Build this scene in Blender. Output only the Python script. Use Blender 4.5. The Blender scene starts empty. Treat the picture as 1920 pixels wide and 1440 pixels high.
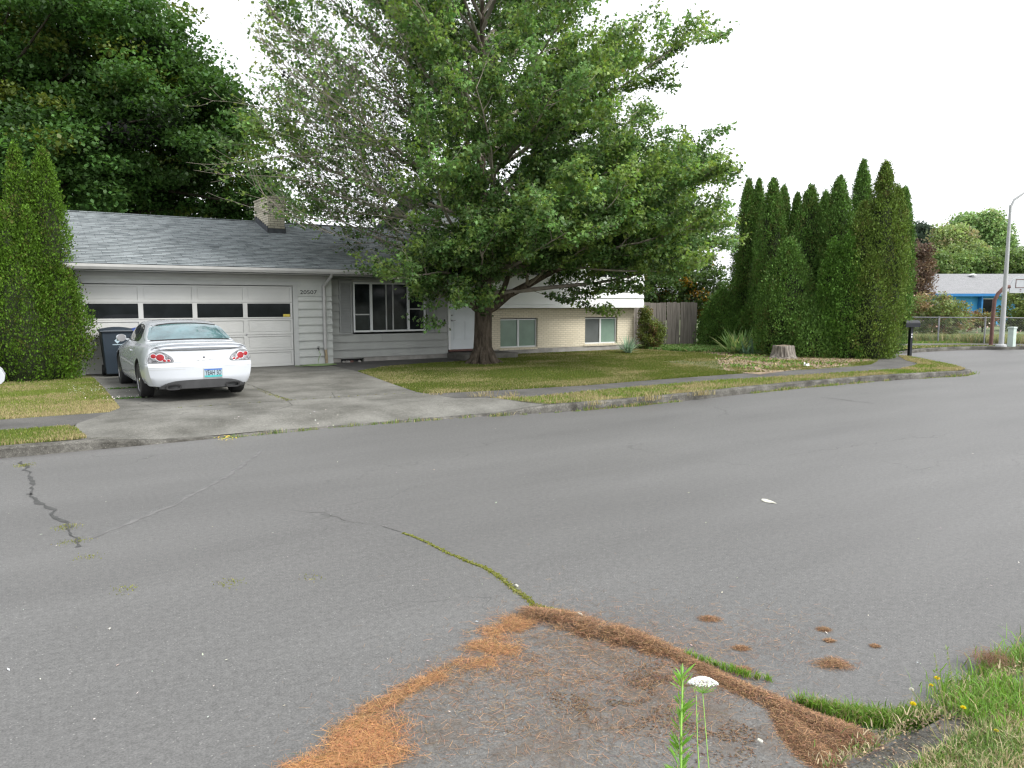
import bpy, bmesh, math, random
import numpy as np
from mathutils import Vector, Matrix
from mathutils.bvhtree import BVHTree
from mathutils.geometry import tessellate_polygon
R = math.radians
rng = np.random.default_rng(7)
random.seed(7)
scene = bpy.context.scene
COL = scene.collection

# ------------------------------------------------------------------ camera
FPX, CH = 1430.0, 1.9
YAW, PIT = R(33), math.atan(152/1430)
cam = bpy.data.cameras.new('camera'); camo = bpy.data.objects.new('camera', cam); COL.objects.link(camo)
camo.location = (0, 0, CH)
camo.rotation_euler = (math.pi/2 - PIT, 0, -YAW)
cam.sensor_width = 36; cam.lens = FPX/1920*36
cam.clip_start = .05; cam.clip_end = 2000
scene.camera = camo
# ------------------------------------------------------------------ world
w = bpy.data.worlds.new("World"); scene.world = w; w.use_nodes = True
nt = w.node_tree; nt.nodes.clear()
SUN_EL, SUN_AZ = 46, 152      # azimuth clockwise from +Y
sky = nt.nodes.new('ShaderNodeTexSky'); sky.sky_type = 'NISHITA'; sky.sun_disc = False
sky.sun_elevation = R(SUN_EL); sky.sun_rotation = R(SUN_AZ); sky.dust_density = 4
hsv = nt.nodes.new('ShaderNodeHueSaturation'); hsv.inputs['Saturation'].default_value = .12; hsv.inputs['Value'].default_value = .06
nt.links.new(sky.outputs[0], hsv.inputs['Color'])
mx = nt.nodes.new('ShaderNodeMixRGB'); mx.blend_type = 'ADD'; mx.inputs[0].default_value = 1
mx.inputs[2].default_value = (.62, .635, .66, 1)   # the even cloud layer
nt.links.new(hsv.outputs[0], mx.inputs[1])
bg = nt.nodes.new('ShaderNodeBackground'); bg.inputs[1].default_value = 1.0
nt.links.new(mx.outputs[0], bg.inputs[0])
w.cycles.sampling_method = 'NONE'
wo = nt.nodes.new('ShaderNodeOutputWorld'); nt.links.new(bg.outputs[0], wo.inputs[0])
# ------------------------------------------------------------------ sun
sl = bpy.data.lights.new('sun', 'SUN'); sl.energy = 2.0; sl.angle = R(22); sl.color = (1, .97, .92)
so = bpy.data.objects.new('sun', sl); COL.objects.link(so)
sd = Vector((math.sin(R(SUN_AZ))*math.cos(R(SUN_EL)), math.cos(R(SUN_AZ))*math.cos(R(SUN_EL)), math.sin(R(SUN_EL))))
so.rotation_euler = sd.to_track_quat('Z', 'Y').to_euler(); so.location = (0, 0, 30)
scene.view_settings.view_transform = 'Standard'; scene.view_settings.look = 'None'
scene.view_settings.exposure = .9; scene.view_settings.gamma = 1
scene.cycles.max_bounces = 6; scene.cycles.transparent_max_bounces = 8
scene.cycles.use_denoising = True; scene.cycles.pixel_filter_type = 'BLACKMAN_HARRIS'; scene.cycles.filter_width = 1.3

# ------------------------------------------------------------------ layout helpers: from a sight line to a place on the ground
fwv = np.array([math.sin(YAW)*math.cos(PIT), math.cos(YAW)*math.cos(PIT), -math.sin(PIT)])
rtv = np.array([math.cos(YAW), -math.sin(YAW), 0.]); upv = np.cross(rtv, fwv)
FW2 = np.array([math.sin(YAW), math.cos(YAW), 0.])
def ray(x, y): return fwv + rtv*(x-960)/FPX - upv*(y-720)/FPX
def G(x, y, z=0.):
    d = ray(x, y); t = (z-CH)/d[2]; return (d[0]*t, d[1]*t, z)
def YP(x, y, Y):
    d = ray(x, y); t = Y/d[1]; return (d[0]*t, Y, CH+d[2]*t)
def ZP(x, y, D):
    d = ray(x, y); return (d[0]*D, d[1]*D, CH+d[2]*D)

# ------------------------------------------------------------------ numpy value noise
_perm = rng.random((256, 256))
def vnoise(x, y):
    xi = np.floor(x).astype(int); yi = np.floor(y).astype(int); fx = x-xi; fy = y-yi
    fx = fx*fx*(3-2*fx); fy = fy*fy*(3-2*fy)
    a = _perm[xi & 255, yi & 255]; b = _perm[(xi+1) & 255, yi & 255]; c = _perm[xi & 255, (yi+1) & 255]; d = _perm[(xi+1) & 255, (yi+1) & 255]
    return (a*(1-fx)+b*fx)*(1-fy)+(c*(1-fx)+d*fx)*fy
def fbm(x, y, o=3):
    s = 0; a = .5; t = 0
    for i in range(o):
        s = s+a*vnoise(x*2**i+17*i, y*2**i+31*i); t += a; a *= .5
    return s/t

# ------------------------------------------------------------------ materials
def newmat(name):
    m = bpy.data.materials.new(name); m.use_nodes = True
    n = m.node_tree; b = n.nodes['Principled BSDF']; return m, n, b
def pm(name, col, rough=.7, var=.12, scale=6, bump=0, bscale=60, metal=0, spec=.4, col2=None, coat=0, detail=5):
    m, n, b = newmat(name)
    b.inputs['Roughness'].default_value = rough; b.inputs['Metallic'].default_value = metal
    b.inputs['Specular IOR Level'].default_value = spec
    b.inputs['Coat Weight'].default_value = coat; b.inputs['Coat Roughness'].default_value = .05
    tc = n.nodes.new('ShaderNodeTexCoord')
    no = n.nodes.new('ShaderNodeTexNoise'); no.inputs['Scale'].default_value = scale; no.inputs['Detail'].default_value = detail
    n.links.new(tc.outputs['Object'], no.inputs['Vector'])
    cr = n.nodes.new('ShaderNodeValToRGB'); cr.color_ramp.elements[0].position = .32; cr.color_ramp.elements[1].position = .68
    c2 = col2 or tuple(min(1, c*(1+var)) for c in col); c1 = col if col2 else tuple(c*(1-var) for c in col)
    cr.color_ramp.elements[0].color = (*c1, 1); cr.color_ramp.elements[1].color = (*c2, 1)
    n.links.new(no.outputs['Fac'], cr.inputs['Fac']); n.links.new(cr.outputs['Color'], b.inputs['Base Color'])
    if bump:
        n2 = n.nodes.new('ShaderNodeTexNoise'); n2.inputs['Scale'].default_value = bscale; n2.inputs['Detail'].default_value = 3
        n.links.new(tc.outputs['Object'], n2.inputs['Vector'])
        bp = n.nodes.new('ShaderNodeBump'); bp.inputs['Strength'].default_value = bump; bp.inputs['Distance'].default_value = .02
        n.links.new(n2.outputs['Fac'], bp.inputs['Height']); n.links.new(bp.outputs['Normal'], b.inputs['Normal'])
    return m
def attrmat(name, rough=.6, trans=.3, spec=.3, tint=None):
    m, n, b = newmat(name)
    at = n.nodes.new('ShaderNodeAttribute'); at.attribute_name = 'col'
    n.links.new(at.outputs['Color'], b.inputs['Base Color'])
    b.inputs['Roughness'].default_value = rough; b.inputs['Specular IOR Level'].default_value = spec
    if trans:
        tr = n.nodes.new('ShaderNodeBsdfTranslucent')
        hs = n.nodes.new('ShaderNodeHueSaturation'); hs.inputs['Saturation'].default_value = 1.15; hs.inputs['Value'].default_value = 1.3; hs.inputs['Hue'].default_value = .485
        n.links.new(at.outputs['Color'], hs.inputs['Color']); n.links.new(hs.outputs['Color'], tr.inputs['Color'])
        mi = n.nodes.new('ShaderNodeMixShader'); mi.inputs[0].default_value = trans
        n.links.new(b.outputs[0], mi.inputs[1]); n.links.new(tr.outputs[0], mi.inputs[2])
        n.links.new(mi.outputs[0], n.nodes['Material Output'].inputs['Surface'])
    return m
def N(n, typ, **kw):
    o = n.nodes.new(typ)
    for k, v in kw.items():
        if k in o.inputs: o.inputs[k].default_value = v
        else: setattr(o, k, v)
    return o
def asphalt(name, dark, light, speck=.25, brown=None, crackcol=True, stretch=(.35, 1.6, 1), bs=.45, rough=.62, spec=.5):
    m, n, b = newmat(name); L = n.links.new
    b.inputs['Roughness'].default_value = rough; b.inputs['Specular IOR Level'].default_value = spec
    tc = N(n, 'ShaderNodeTexCoord')
    big = N(n, 'ShaderNodeTexNoise', Scale=bs, Detail=6.0, Roughness=.6)
    mp = N(n, 'ShaderNodeMapping'); mp.inputs['Scale'].default_value = stretch
    L(tc.outputs['Object'], mp.inputs['Vector']); L(mp.outputs[0], big.inputs['Vector'])
    cr = N(n, 'ShaderNodeValToRGB'); cr.color_ramp.elements[0].position = .3; cr.color_ramp.elements[1].position = .72
    cr.color_ramp.elements[0].color = (*dark, 1); cr.color_ramp.elements[1].color = (*light, 1)
    L(big.outputs['Fac'], cr.inputs['Fac'])
    g = N(n, 'ShaderNodeTexNoise', Scale=95.0, Detail=4.0, Roughness=.75); L(tc.outputs['Object'], g.inputs['Vector'])
    gr = N(n, 'ShaderNodeMapRange'); gr.inputs[1].default_value = .3; gr.inputs[2].default_value = .7; gr.inputs[3].default_value = 1-speck; gr.inputs[4].default_value = 1+speck
    L(g.outputs['Fac'], gr.inputs[0])
    mul = N(n, 'ShaderNodeMixRGB', blend_type='MULTIPLY'); mul.inputs[0].default_value = 1
    gb = N(n, 'ShaderNodeTexNoise', Scale=24.0, Detail=6.0, Roughness=.8); L(tc.outputs['Object'], gb.inputs['Vector'])
    gbr = N(n, 'ShaderNodeMapRange'); gbr.inputs[1].default_value = .3; gbr.inputs[2].default_value = .7; gbr.inputs[3].default_value = 1-speck*.7; gbr.inputs[4].default_value = 1+speck*.7
    L(gb.outputs['Fac'], gbr.inputs[0]); gm_ = N(n, 'ShaderNodeMath', operation='MULTIPLY'); L(gr.outputs[0], gm_.inputs[0]); L(gbr.outputs[0], gm_.inputs[1])
    L(cr.outputs[0], mul.inputs[1]); L(gm_.outputs[0], mul.inputs[2])
    v = N(n, 'ShaderNodeTexVoronoi', Scale=42.0); L(tc.outputs['Object'], v.inputs['Vector'])
    vr = N(n, 'ShaderNodeValToRGB'); vr.color_ramp.elements[0].position = .10; vr.color_ramp.elements[0].color = (1, 1, 1, 1)
    vr.color_ramp.elements[1].position = .2; vr.color_ramp.elements[1].color = (0, 0, 0, 1); L(v.outputs['Distance'], vr.inputs[0])
    vs = N(n, 'ShaderNodeMath', operation='MULTIPLY'); L(vr.outputs[0], vs.inputs[0]); 
    sep = N(n, 'ShaderNodeSeparateColor'); L(v.outputs['Color'], sep.inputs[0])
    gt = N(n, 'ShaderNodeMath', operation='GREATER_THAN'); gt.inputs[1].default_value = .72; L(sep.outputs[0], gt.inputs[0]); L(gt.outputs[0], vs.inputs[1])
    vs2 = N(n, 'ShaderNodeMath', operation='MULTIPLY'); vs2.inputs[1].default_value = .8; L(vs.outputs[0], vs2.inputs[0])
    mix = N(n, 'ShaderNodeMixRGB'); L(vs2.outputs[0], mix.inputs[0]); L(mul.outputs[0], mix.inputs[1]); mix.inputs[2].default_value = (light[0]*2.1, light[1]*2.1, light[2]*2.05, 1)
    out = mix
    if crackcol:      # fine cracks in the surface
        cv = N(n, 'ShaderNodeTexVoronoi', Scale=.33); cv.feature = 'DISTANCE_TO_EDGE'
        wn = N(n, 'ShaderNodeTexNoise', Scale=1.6, Detail=5.0); L(tc.outputs['Object'], wn.inputs['Vector'])
        ad = N(n, 'ShaderNodeVectorMath', operation='MULTIPLY_ADD'); L(wn.outputs['Color'], ad.inputs[0]); ad.inputs[1].default_value = (1.2, 1.2, 0); L(tc.outputs['Object'], ad.inputs[2])
        L(ad.outputs[0], cv.inputs['Vector'])
        c2 = N(n, 'ShaderNodeValToRGB'); c2.color_ramp.elements[0].position = .0; c2.color_ramp.elements[0].color = (1, 1, 1, 1); c2.color_ramp.elements[1].position = .0035; c2.color_ramp.elements[1].color = (0, 0, 0, 1)
        L(cv.outputs['Distance'], c2.inputs[0])
        mk_ = N(n, 'ShaderNodeTexNoise', Scale=.55, Detail=2.0); L(tc.outputs['Object'], mk_.inputs['Vector'])
        mr = N(n, 'ShaderNodeMapRange'); mr.inputs[1].default_value = .5; mr.inputs[2].default_value = .62; L(mk_.outputs['Fac'], mr.inputs[0])
        mm = N(n, 'ShaderNodeMath', operation='MULTIPLY'); L(c2.outputs[0], mm.inputs[0]); L(mr.outputs[0], mm.inputs[1])
        m3 = N(n, 'ShaderNodeMath', operation='MULTIPLY'); L(mm.outputs[0], m3.inputs[0]); m3.inputs[1].default_value = .6
        mx2 = N(n, 'ShaderNodeMixRGB'); L(m3.outputs[0], mx2.inputs[0]); L(out.outputs[0], mx2.inputs[1]); mx2.inputs[2].default_value = (dark[0]*.35, dark[1]*.35, dark[2]*.35, 1); out = mx2
    if brown:
        bn = N(n, 'ShaderNodeTexNoise', Scale=2.2, Detail=8.0, Roughness=.7); L(tc.outputs['Object'], bn.inputs['Vector'])
        br = N(n, 'ShaderNodeMapRange'); br.inputs[1].default_value = .47; br.inputs[2].default_value = .68; br.inputs[4].default_value = .75; L(bn.outputs['Fac'], br.inputs[0])
        bx = N(n, 'ShaderNodeMixRGB'); L(br.outputs[0], bx.inputs[0]); L(out.outputs[0], bx.inputs[1]); bx.inputs[2].default_value = (*brown, 1); out = bx
    L(out.outputs[0], b.inputs['Base Color'])
    bp = N(n, 'ShaderNodeBump'); bp.inputs['Strength'].default_value = .5; bp.inputs['Distance'].default_value = .006
    L(g.outputs['Fac'], bp.inputs['Height']); L(bp.outputs[0], b.inputs['Normal'])
    return m
def brickmat(name, c1, c2, mortar, bw=.205, bh=.068, swap=False, stain=None):
    m, n, b = newmat(name); L = n.links.new
    b.inputs['Roughness'].default_value = .85
    tc = N(n, 'ShaderNodeTexCoord'); sp = N(n, 'ShaderNodeSeparateXYZ'); L(tc.outputs['Object'], sp.inputs[0])
    ad = N(n, 'ShaderNodeMath', operation='ADD'); L(sp.outputs[0], ad.inputs[0]); L(sp.outputs[1], ad.inputs[1])
    cb = N(n, 'ShaderNodeCombineXYZ'); L(ad.outputs[0], cb.inputs[0]); L(sp.outputs[2], cb.inputs[1])
    br = N(n, 'ShaderNodeTexBrick'); br.inputs['Scale'].default_value = 1; br.inputs['Brick Width'].default_value = bw; br.inputs['Row Height'].default_value = bh
    br.inputs['Mortar Size'].default_value = .008; br.inputs['Color1'].default_value = (*c1, 1); br.inputs['Color2'].default_value = (*c2, 1); br.inputs['Mortar'].default_value = (*mortar, 1)
    L(cb.outputs[0], br.inputs['Vector'])
    out = br.outputs['Color']
    no = N(n, 'ShaderNodeTexNoise', Scale=2.5, Detail=6.0); L(tc.outputs['Object'], no.inputs['Vector'])
    mr = N(n, 'ShaderNodeMapRange'); mr.inputs[1].default_value = .4; mr.inputs[2].default_value = .75; mr.inputs[4].default_value = .6 if stain else .15; L(no.outputs['Fac'], mr.inputs[0])
    mi = N(n, 'ShaderNodeMixRGB'); L(mr.outputs[0], mi.inputs[0]); L(out, mi.inputs[1]); mi.inputs[2].default_value = (*(stain or mortar), 1)
    L(mi.outputs[0], b.inputs['Base Color'])
    bp = N(n, 'ShaderNodeBump'); bp.inputs['Strength'].default_value = .6; bp.inputs['Distance'].default_value = .01; bp.invert = True
    L(br.outputs['Fac'], bp.inputs['Height']); L(bp.outputs[0], b.inputs['Normal'])
    return m
def shinglemat(name, ca, cb_, cc, row=.14, wid=.22):
    m, n, b = newmat(name); L = n.links.new
    b.inputs['Roughness'].default_value = .9; b.inputs['Specular IOR Level'].default_value = .2
    tc = N(n, 'ShaderNodeTexCoord')
    br = N(n, 'ShaderNodeTexBrick'); br.inputs['Scale'].default_value = 1; br.inputs['Brick Width'].default_value = wid; br.inputs['Row Height'].default_value = row
    br.inputs['Mortar Size'].default_value = .006; br.inputs['Color1'].default_value = (*ca, 1); br.inputs['Color2'].default_value = (*cb_, 1)
    br.inputs['Mortar'].default_value = (ca[0]*.45, ca[1]*.45, ca[2]*.45, 1); br.inputs['Bias'].default_value = 0; br.offset = .37; br.offset_frequency = 3; br.squash = 1.6; br.squash_frequency = 2
    L(tc.outputs['Object'], br.inputs['Vector'])
    no = N(n, 'ShaderNodeTexNoise', Scale=1.0, Detail=5.0)
    mp = N(n, 'ShaderNodeMapping'); mp.inputs['Scale'].default_value = (2.2, 7, 1); L(tc.outputs['Object'], mp.inputs[0]); L(mp.outputs[0], no.inputs['Vector'])
    mr = N(n, 'ShaderNodeMapRange'); mr.inputs[1].default_value = .4; mr.inputs[2].default_value = .62; mr.inputs[4].default_value = .5; L(no.outputs['Fac'], mr.inputs[0])
    mi = N(n, 'ShaderNodeMixRGB'); L(mr.outputs[0], mi.inputs[0]); L(br.outputs['Color'], mi.inputs[1]); mi.inputs[2].default_value = (*cc, 1)
    g = N(n, 'ShaderNodeTexNoise', Scale=70.0, Detail=2.0); L(tc.outputs['Object'], g.inputs['Vector'])
    gm = N(n, 'ShaderNodeMapRange'); gm.inputs[3].default_value = .6; gm.inputs[4].default_value = 1.4; L(g.outputs['Fac'], gm.inputs[0])
    mu = N(n, 'ShaderNodeMixRGB', blend_type='MULTIPLY'); mu.inputs[0].default_value = 1; L(mi.outputs[0], mu.inputs[1]); L(gm.outputs[0], mu.inputs[2])
    L(mu.outputs[0], b.inputs['Base Color'])
    bp = N(n, 'ShaderNodeBump'); bp.inputs['Strength'].default_value = .7; bp.inputs['Distance'].default_value = .012; bp.invert = True
    L(br.outputs['Fac'], bp.inputs['Height']); L(bp.outputs[0], b.inputs['Normal'])
    return m
def glass(name, col=(.01, .012, .014), rough=.04, spec=.6):
    return pm(name, col, rough, .3, 3, spec=spec)
def vstreak(name, c1, c2, scale=(18, 18, 1.2), rough=.85, bump=.5):
    m, n, b = newmat(name); L = n.links.new; b.inputs['Roughness'].default_value = rough; b.inputs['Specular IOR Level'].default_value = .2
    tc = N(n, 'ShaderNodeTexCoord'); mp = N(n, 'ShaderNodeMapping'); mp.inputs['Scale'].default_value = scale; L(tc.outputs['Object'], mp.inputs[0])
    no = N(n, 'ShaderNodeTexNoise', Scale=1.0, Detail=8.0, Roughness=.65); L(mp.outputs[0], no.inputs['Vector'])
    cr = N(n, 'ShaderNodeValToRGB'); cr.color_ramp.elements[0].position = .36; cr.color_ramp.elements[1].position = .66
    cr.color_ramp.elements[0].color = (*c1, 1); cr.color_ramp.elements[1].color = (*c2, 1); L(no.outputs['Fac'], cr.inputs[0]); L(cr.outputs[0], b.inputs['Base Color'])
    bp = N(n, 'ShaderNodeBump'); bp.inputs['Strength'].default_value = bump; bp.inputs['Distance'].default_value = .02; L(no.outputs['Fac'], bp.inputs['Height']); L(bp.outputs[0], b.inputs['Normal'])
    return m

M = {}
M['road'] = asphalt('road_asphalt', (.094, .093, .091), (.130, .129, .126), speck=.42)
M['apron'] = asphalt('apron_asphalt', (.094, .092, .088), (.135, .131, .124), speck=.45, brown=(.085, .06, .04), crackcol=False)
M['walk'] = asphalt('sidewalk_concrete', (.065, .063, .06), (.115, .112, .105), speck=.3, stretch=(1, 1, 1), bs=1.5, rough=.8, spec=.3)
M['drive'] = asphalt('driveway_concrete', (.070, .068, .059), (.190, .187, .170), speck=.4, stretch=(1, 1, 1), bs=1.1, rough=.8, spec=.3)
M['curb'] = asphalt('curb_concrete', (.035, .033, .028), (.16, .155, .14), speck=.5, crackcol=False, stretch=(1, 1, 1), bs=3.0, rough=.9, spec=.2)
M['soil'] = pm('soil', (.105, .11, .042), .95, .3, 3, .6, 40)
M['farland'] = pm('far_ground', (.10, .13, .05), .95, .3, .5)
M['garden'] = pm('bare_garden_soil', (.27, .21, .145), .95, .4, 4, .8, 30, detail=9)
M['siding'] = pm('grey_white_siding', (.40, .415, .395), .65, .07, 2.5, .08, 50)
M['siding_shaded'] = pm('shaded_siding', (.32, .33, .315), .65, .07, 2.5, .08, 50)  # same siding darkened: porch overhang shade put into the recessed wall's colour
M['whiteside'] = pm('white_siding', (.80, .82, .81), .6, .05, 1.5, .05, 40)
M['trim'] = pm('trim_paint', (.38, .39, .38), .6, .06, 3)
M['white'] = pm('white_paint', (.72, .73, .73), .5, .04, 3)
M['frame'] = pm('window_frame_white', (.60, .62, .62), .4, .03, 3)
M['gdoor'] = pm('garage_door_paint', (.45, .455, .44), .6, .06, 1.5, .05, 40)
M['shutter'] = pm('shutter_grey', (.27, .28, .275), .6, .06, 5)
M['soffit'] = pm('soffit_paint', (.36, .36, .35), .7, .06, 3)
M['found'] = pm('foundation_concrete', (.28, .27, .25), .9, .2, 4, .4, 60)
M['step'] = pm('step_concrete', (.12, .115, .10), .9, .3, 5, .5, 60)
M['brick'] = brickmat('cream_brick', (.62, .56, .43), (.67, .61, .48), (.46, .41, .31))
M['chimbrick'] = brickmat('weathered_cream_brick', (.52, .48, .37), (.62, .57, .45), (.2, .18, .15), stain=(.13, .12, .11))
M['shingle'] = shinglemat('grey_shingles', (.105, .12, .128), (.225, .25, .26), (.28, .31, .32))
M['bshingle'] = shinglemat('pale_grey_shingles', (.21, .215, .22), (.25, .25, .26), (.26, .265, .27))
M['dark'] = glass('dark_glass', spec=.14)
M['greyblind'] = pm('window_grey_screen', (.10, .11, .11), .3, .1, 3, spec=.4)
M['greenglass'] = pm('window_green_blind', (.17, .245, .2), .15, .12, 2.2, spec=.5)
M['interior'] = pm('window_room', (.013, .016, .017), .12, .6, 3, spec=.2)
M['black'] = pm('black_plastic', (.012, .012, .013), .5, .3, 5)
M['gutter'] = pm('gutter_metal', (.36, .36, .35), .5, .08, 3)
M['metal'] = pm('grey_metal', (.30, .30, .31), .4, .1, 5, metal=.7)
M['lead'] = pm('lead_flashing', (.06, .065, .075), .5, .3, 8)
M['bark'] = vstreak('maple_bark', (.035, .028, .02), (.13, .105, .08), (14, 14, 3))
M['twig'] = pm('twig_bark', (.27, .24, .20), .85, .25, 5)
M['darkbark'] = vstreak('dark_bark', (.025, .02, .015), (.07, .06, .045), (10, 10, 3))
M['fence'] = vstreak('weathered_boards', (.11, .10, .088), (.25, .225, .20), (22, 22, 1.0))
M['stump'] = vstreak('stump_bark', (.05, .042, .036), (.30, .275, .24), (14, 14, 2))
M['carpaint'] = pm('white_car_paint', (.47, .495, .53), .25, .02, 2, spec=.5, coat=.8)
M['tyre'] = pm('tyre_rubber', (.018, .018, .019), .85, .2, 12)
M['rim'] = pm('alloy_rim', (.55, .55, .56), .25, .05, 5, metal=.9)
M['carglass'] = pm('car_side_glass', (.03, .035, .036), .05, .3, 2, spec=.8)
M['rearglass'] = pm('car_rear_glass', (.065, .125, .14), .06, .35, 3.5, spec=.8, coat=.6)
M['cardark'] = pm('car_diffuser_plastic', (.045, .046, .048), .6, .2, 6)
M['carline'] = pm('car_panel_gap', (.16, .165, .17), .6, .1, 6)
M['lens'] = pm('lamp_clear_lens', (.17, .17, .18), .3, .8, 26, metal=.2, coat=.15)
M['red'] = pm('lamp_red_lens', (.24, .004, .008), .25, .25, 30, coat=.15)
M['bin'] = pm('bin_plastic', (.018, .028, .04), .5, .1, 3)
M['bluebin'] = pm('blue_bin_plastic', (.02, .05, .22), .5, .1, 3)
M['hose'] = pm('green_hose', (.17, .25, .10), .4, .1, 3)
M['brownpipe'] = pm('rusty_pipe', (.30, .24, .15), .6, .3, 8)
M['bluewall'] = pm('blue_house_paint', (.06, .33, .62), .6, .06, 3)
M['bluedark'] = pm('dark_blue_trim', (.02, .16, .40), .6, .06, 3)
M['lamp'] = pm('lamp_post_paint', (.36, .37, .37), .5, .06, 4)
M['rust'] = pm('rusty_steel', (.12, .06, .05), .7, .2, 6)
M['board'] = pm('backboard_white', (.42, .44, .46), .4, .05, 5)
M['pedestal'] = pm('pedestal_paint', (.42, .5, .46), .5, .1, 5)
M['leaf'] = attrmat('leaf', .5, .35)
M['maple'] = attrmat('maple_leaf', .45, .42, .35)
M['blade'] = attrmat('grass_blade', .7, .3)
M['conif'] = attrmat('evergreen_spray', .65, .15, .2)
M['needle'] = attrmat('dry_needles', .7, .1, .2)
M['flower'] = attrmat('petals', .6, .3, .2)

# ------------------------------------------------------------------ object helpers
def link(o, parent=None):
    COL.objects.link(o)
    if parent is not None: o.parent = parent
    return o
def tag(o, label=None, cat=None, group=None, kind=None):
    if label: o['label'] = label
    if cat: o['category'] = cat
    if group: o['group'] = group
    if kind: o['kind'] = kind
    return o
def thing(name, label, cat, loc=(0, 0, 0), group=None, rz=0):
    o = bpy.data.objects.new(name, None); o.location = loc; o.rotation_euler = (0, 0, rz); link(o); o.empty_display_size = .3
    return tag(o, label, cat, group)
class MB:
    def __init__(s): s.v = []; s.f = []; s.m = []; s.mats = []
    def mi(s, mat):
        if mat not in s.mats: s.mats.append(mat)
        return s.mats.index(mat)
    def add(s, vs, fs, mat):
        k = len(s.v); s.v += [tuple(float(c) for c in v) for v in vs]; i = s.mi(mat)
        for f in fs: s.f.append(tuple(k+j for j in f)); s.m.append(i)
    def box(s, x0, x1, y0, y1, z0, z1, mat):
        s.add([(x0, y0, z0), (x1, y0, z0), (x1, y1, z0), (x0, y1, z0), (x0, y0, z1), (x1, y0, z1), (x1, y1, z1), (x0, y1, z1)],
              [(0, 3, 2, 1), (4, 5, 6, 7), (0, 1, 5, 4), (1, 2, 6, 5), (2, 3, 7, 6), (3, 0, 4, 7)], mat)
    def prism(s, poly, z0, z1, mat):          # poly in xy
        n = len(poly)
        a = sum(poly[i][0]*poly[(i+1) % n][1]-poly[(i+1) % n][0]*poly[i][1] for i in range(n))
        if a < 0: poly = poly[::-1]
        vs = [(p[0], p[1], z0) for p in poly]+[(p[0], p[1], z1) for p in poly]
        fs = [(i, (i+1) % n, n+(i+1) % n, n+i) for i in range(n)]
        for t in tessellate_polygon([[Vector((p[0], p[1], 0)) for p in poly]]):
            a, b, c = t
            cr = (poly[b][0]-poly[a][0])*(poly[c][1]-poly[a][1])-(poly[b][1]-poly[a][1])*(poly[c][0]-poly[a][0])
            if cr < 0: b, c = c, b
            fs.append((n+a, n+b, n+c)); fs.append((a, c, b))
        s.add(vs, fs, mat)
    def extr(s, poly, axis, a, b, mat):       # poly 2d extruded along axis (0:x with (y,z), 1:y with (x,z))
        n = len(poly)
        def P(p, t): return (t, p[0], p[1]) if axis == 0 else (p[0], t, p[1])
        vs = [P(p, a) for p in poly]+[P(p, b) for p in poly]
        fs = [(i, (i+1) % n, n+(i+1) % n, n+i) for i in range(n)]
        for t in tessellate_polygon([[Vector((p[0], p[1], 0)) for p in poly]]):
            fs.append(tuple(t)); fs.append(tuple(n+j for j in t[::-1]))
        s.add(vs, fs, mat)
    def tube(s, pts, rad, mat, n=8, cap=True):
        pts = [np.array(p, float) for p in pts]; rad = rad if hasattr(rad, '__len__') else [rad]*len(pts)
        vs = []; fs = []; ref = None
        for i, p in enumerate(pts):
            d = pts[min(i+1, len(pts)-1)]-pts[max(i-1, 0)]; d = d/(np.linalg.norm(d)+1e-9)
            if ref is None: ref = np.cross(d, [0.3, 0.1, 1]) if abs(d[2]) < .95 else np.cross(d, [1, 0, 0])
            u = ref-d*(ref@d); u /= np.linalg.norm(u)+1e-9; ref = u; v = np.cross(d, u)
            for k in range(n):
                a = 2*math.pi*k/n; vs.append(p+rad[i]*(math.cos(a)*u+math.sin(a)*v))
        for i in range(len(pts)-1):
            for k in range(n): fs.append((i*n+k, i*n+(k+1) % n, (i+1)*n+(k+1) % n, (i+1)*n+k))
        if cap: fs.append(tuple(range(n))[::-1]); fs.append(tuple((len(pts)-1)*n+k for k in range(n)))
        s.add(vs, fs, mat)
    def lathe(s, prof, c, mat, n=20, axis=2):
        vs = []; fs = []
        for r, z in prof:
            for k in range(n):
                a = 2*math.pi*k/n
                p = (r*math.cos(a), r*math.sin(a), z)
                if axis == 0: p = (p[2], p[0], p[1])
                if axis == 1: p = (p[0], p[2], p[1])
                vs.append((p[0]+c[0], p[1]+c[1], p[2]+c[2]))
        for i in range(len(prof)-1):
            for k in range(n): fs.append((i*n+k, i*n+(k+1) % n, (i+1)*n+(k+1) % n, (i+1)*n+k))
        fs.append(tuple(range(n))[::-1]); fs.append(tuple((len(prof)-1)*n+k for k in range(n)))
        s.add(vs, fs, mat)
    def build(s, name, parent=None, smooth=False, bevel=0, fixn=True):
        me = bpy.data.meshes.new(name); me.from_pydata(s.v, [], s.f)
        for m in s.mats: me.materials.append(m if not isinstance(m, str) else M[m])
        me.polygons.foreach_set('material_index', s.m)
        if smooth: me.polygons.foreach_set('use_smooth', [True]*len(me.polygons))
        me.update()
        if fixn:
            bm = bmesh.new(); bm.from_mesh(me); bmesh.ops.recalc_face_normals(bm, faces=bm.faces); bm.to_mesh(me); bm.free()
        o = bpy.data.objects.new(name, me); link(o, parent)
        if bevel:
            b = o.modifiers.new('bevel', 'BEVEL'); b.width = bevel; b.segments = 2; b.limit_method = 'ANGLE'; b.angle_limit = R(40)
        if smooth:
            try: me.set_sharp_from_angle(angle=R(45))
            except Exception: pass
        return o
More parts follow.
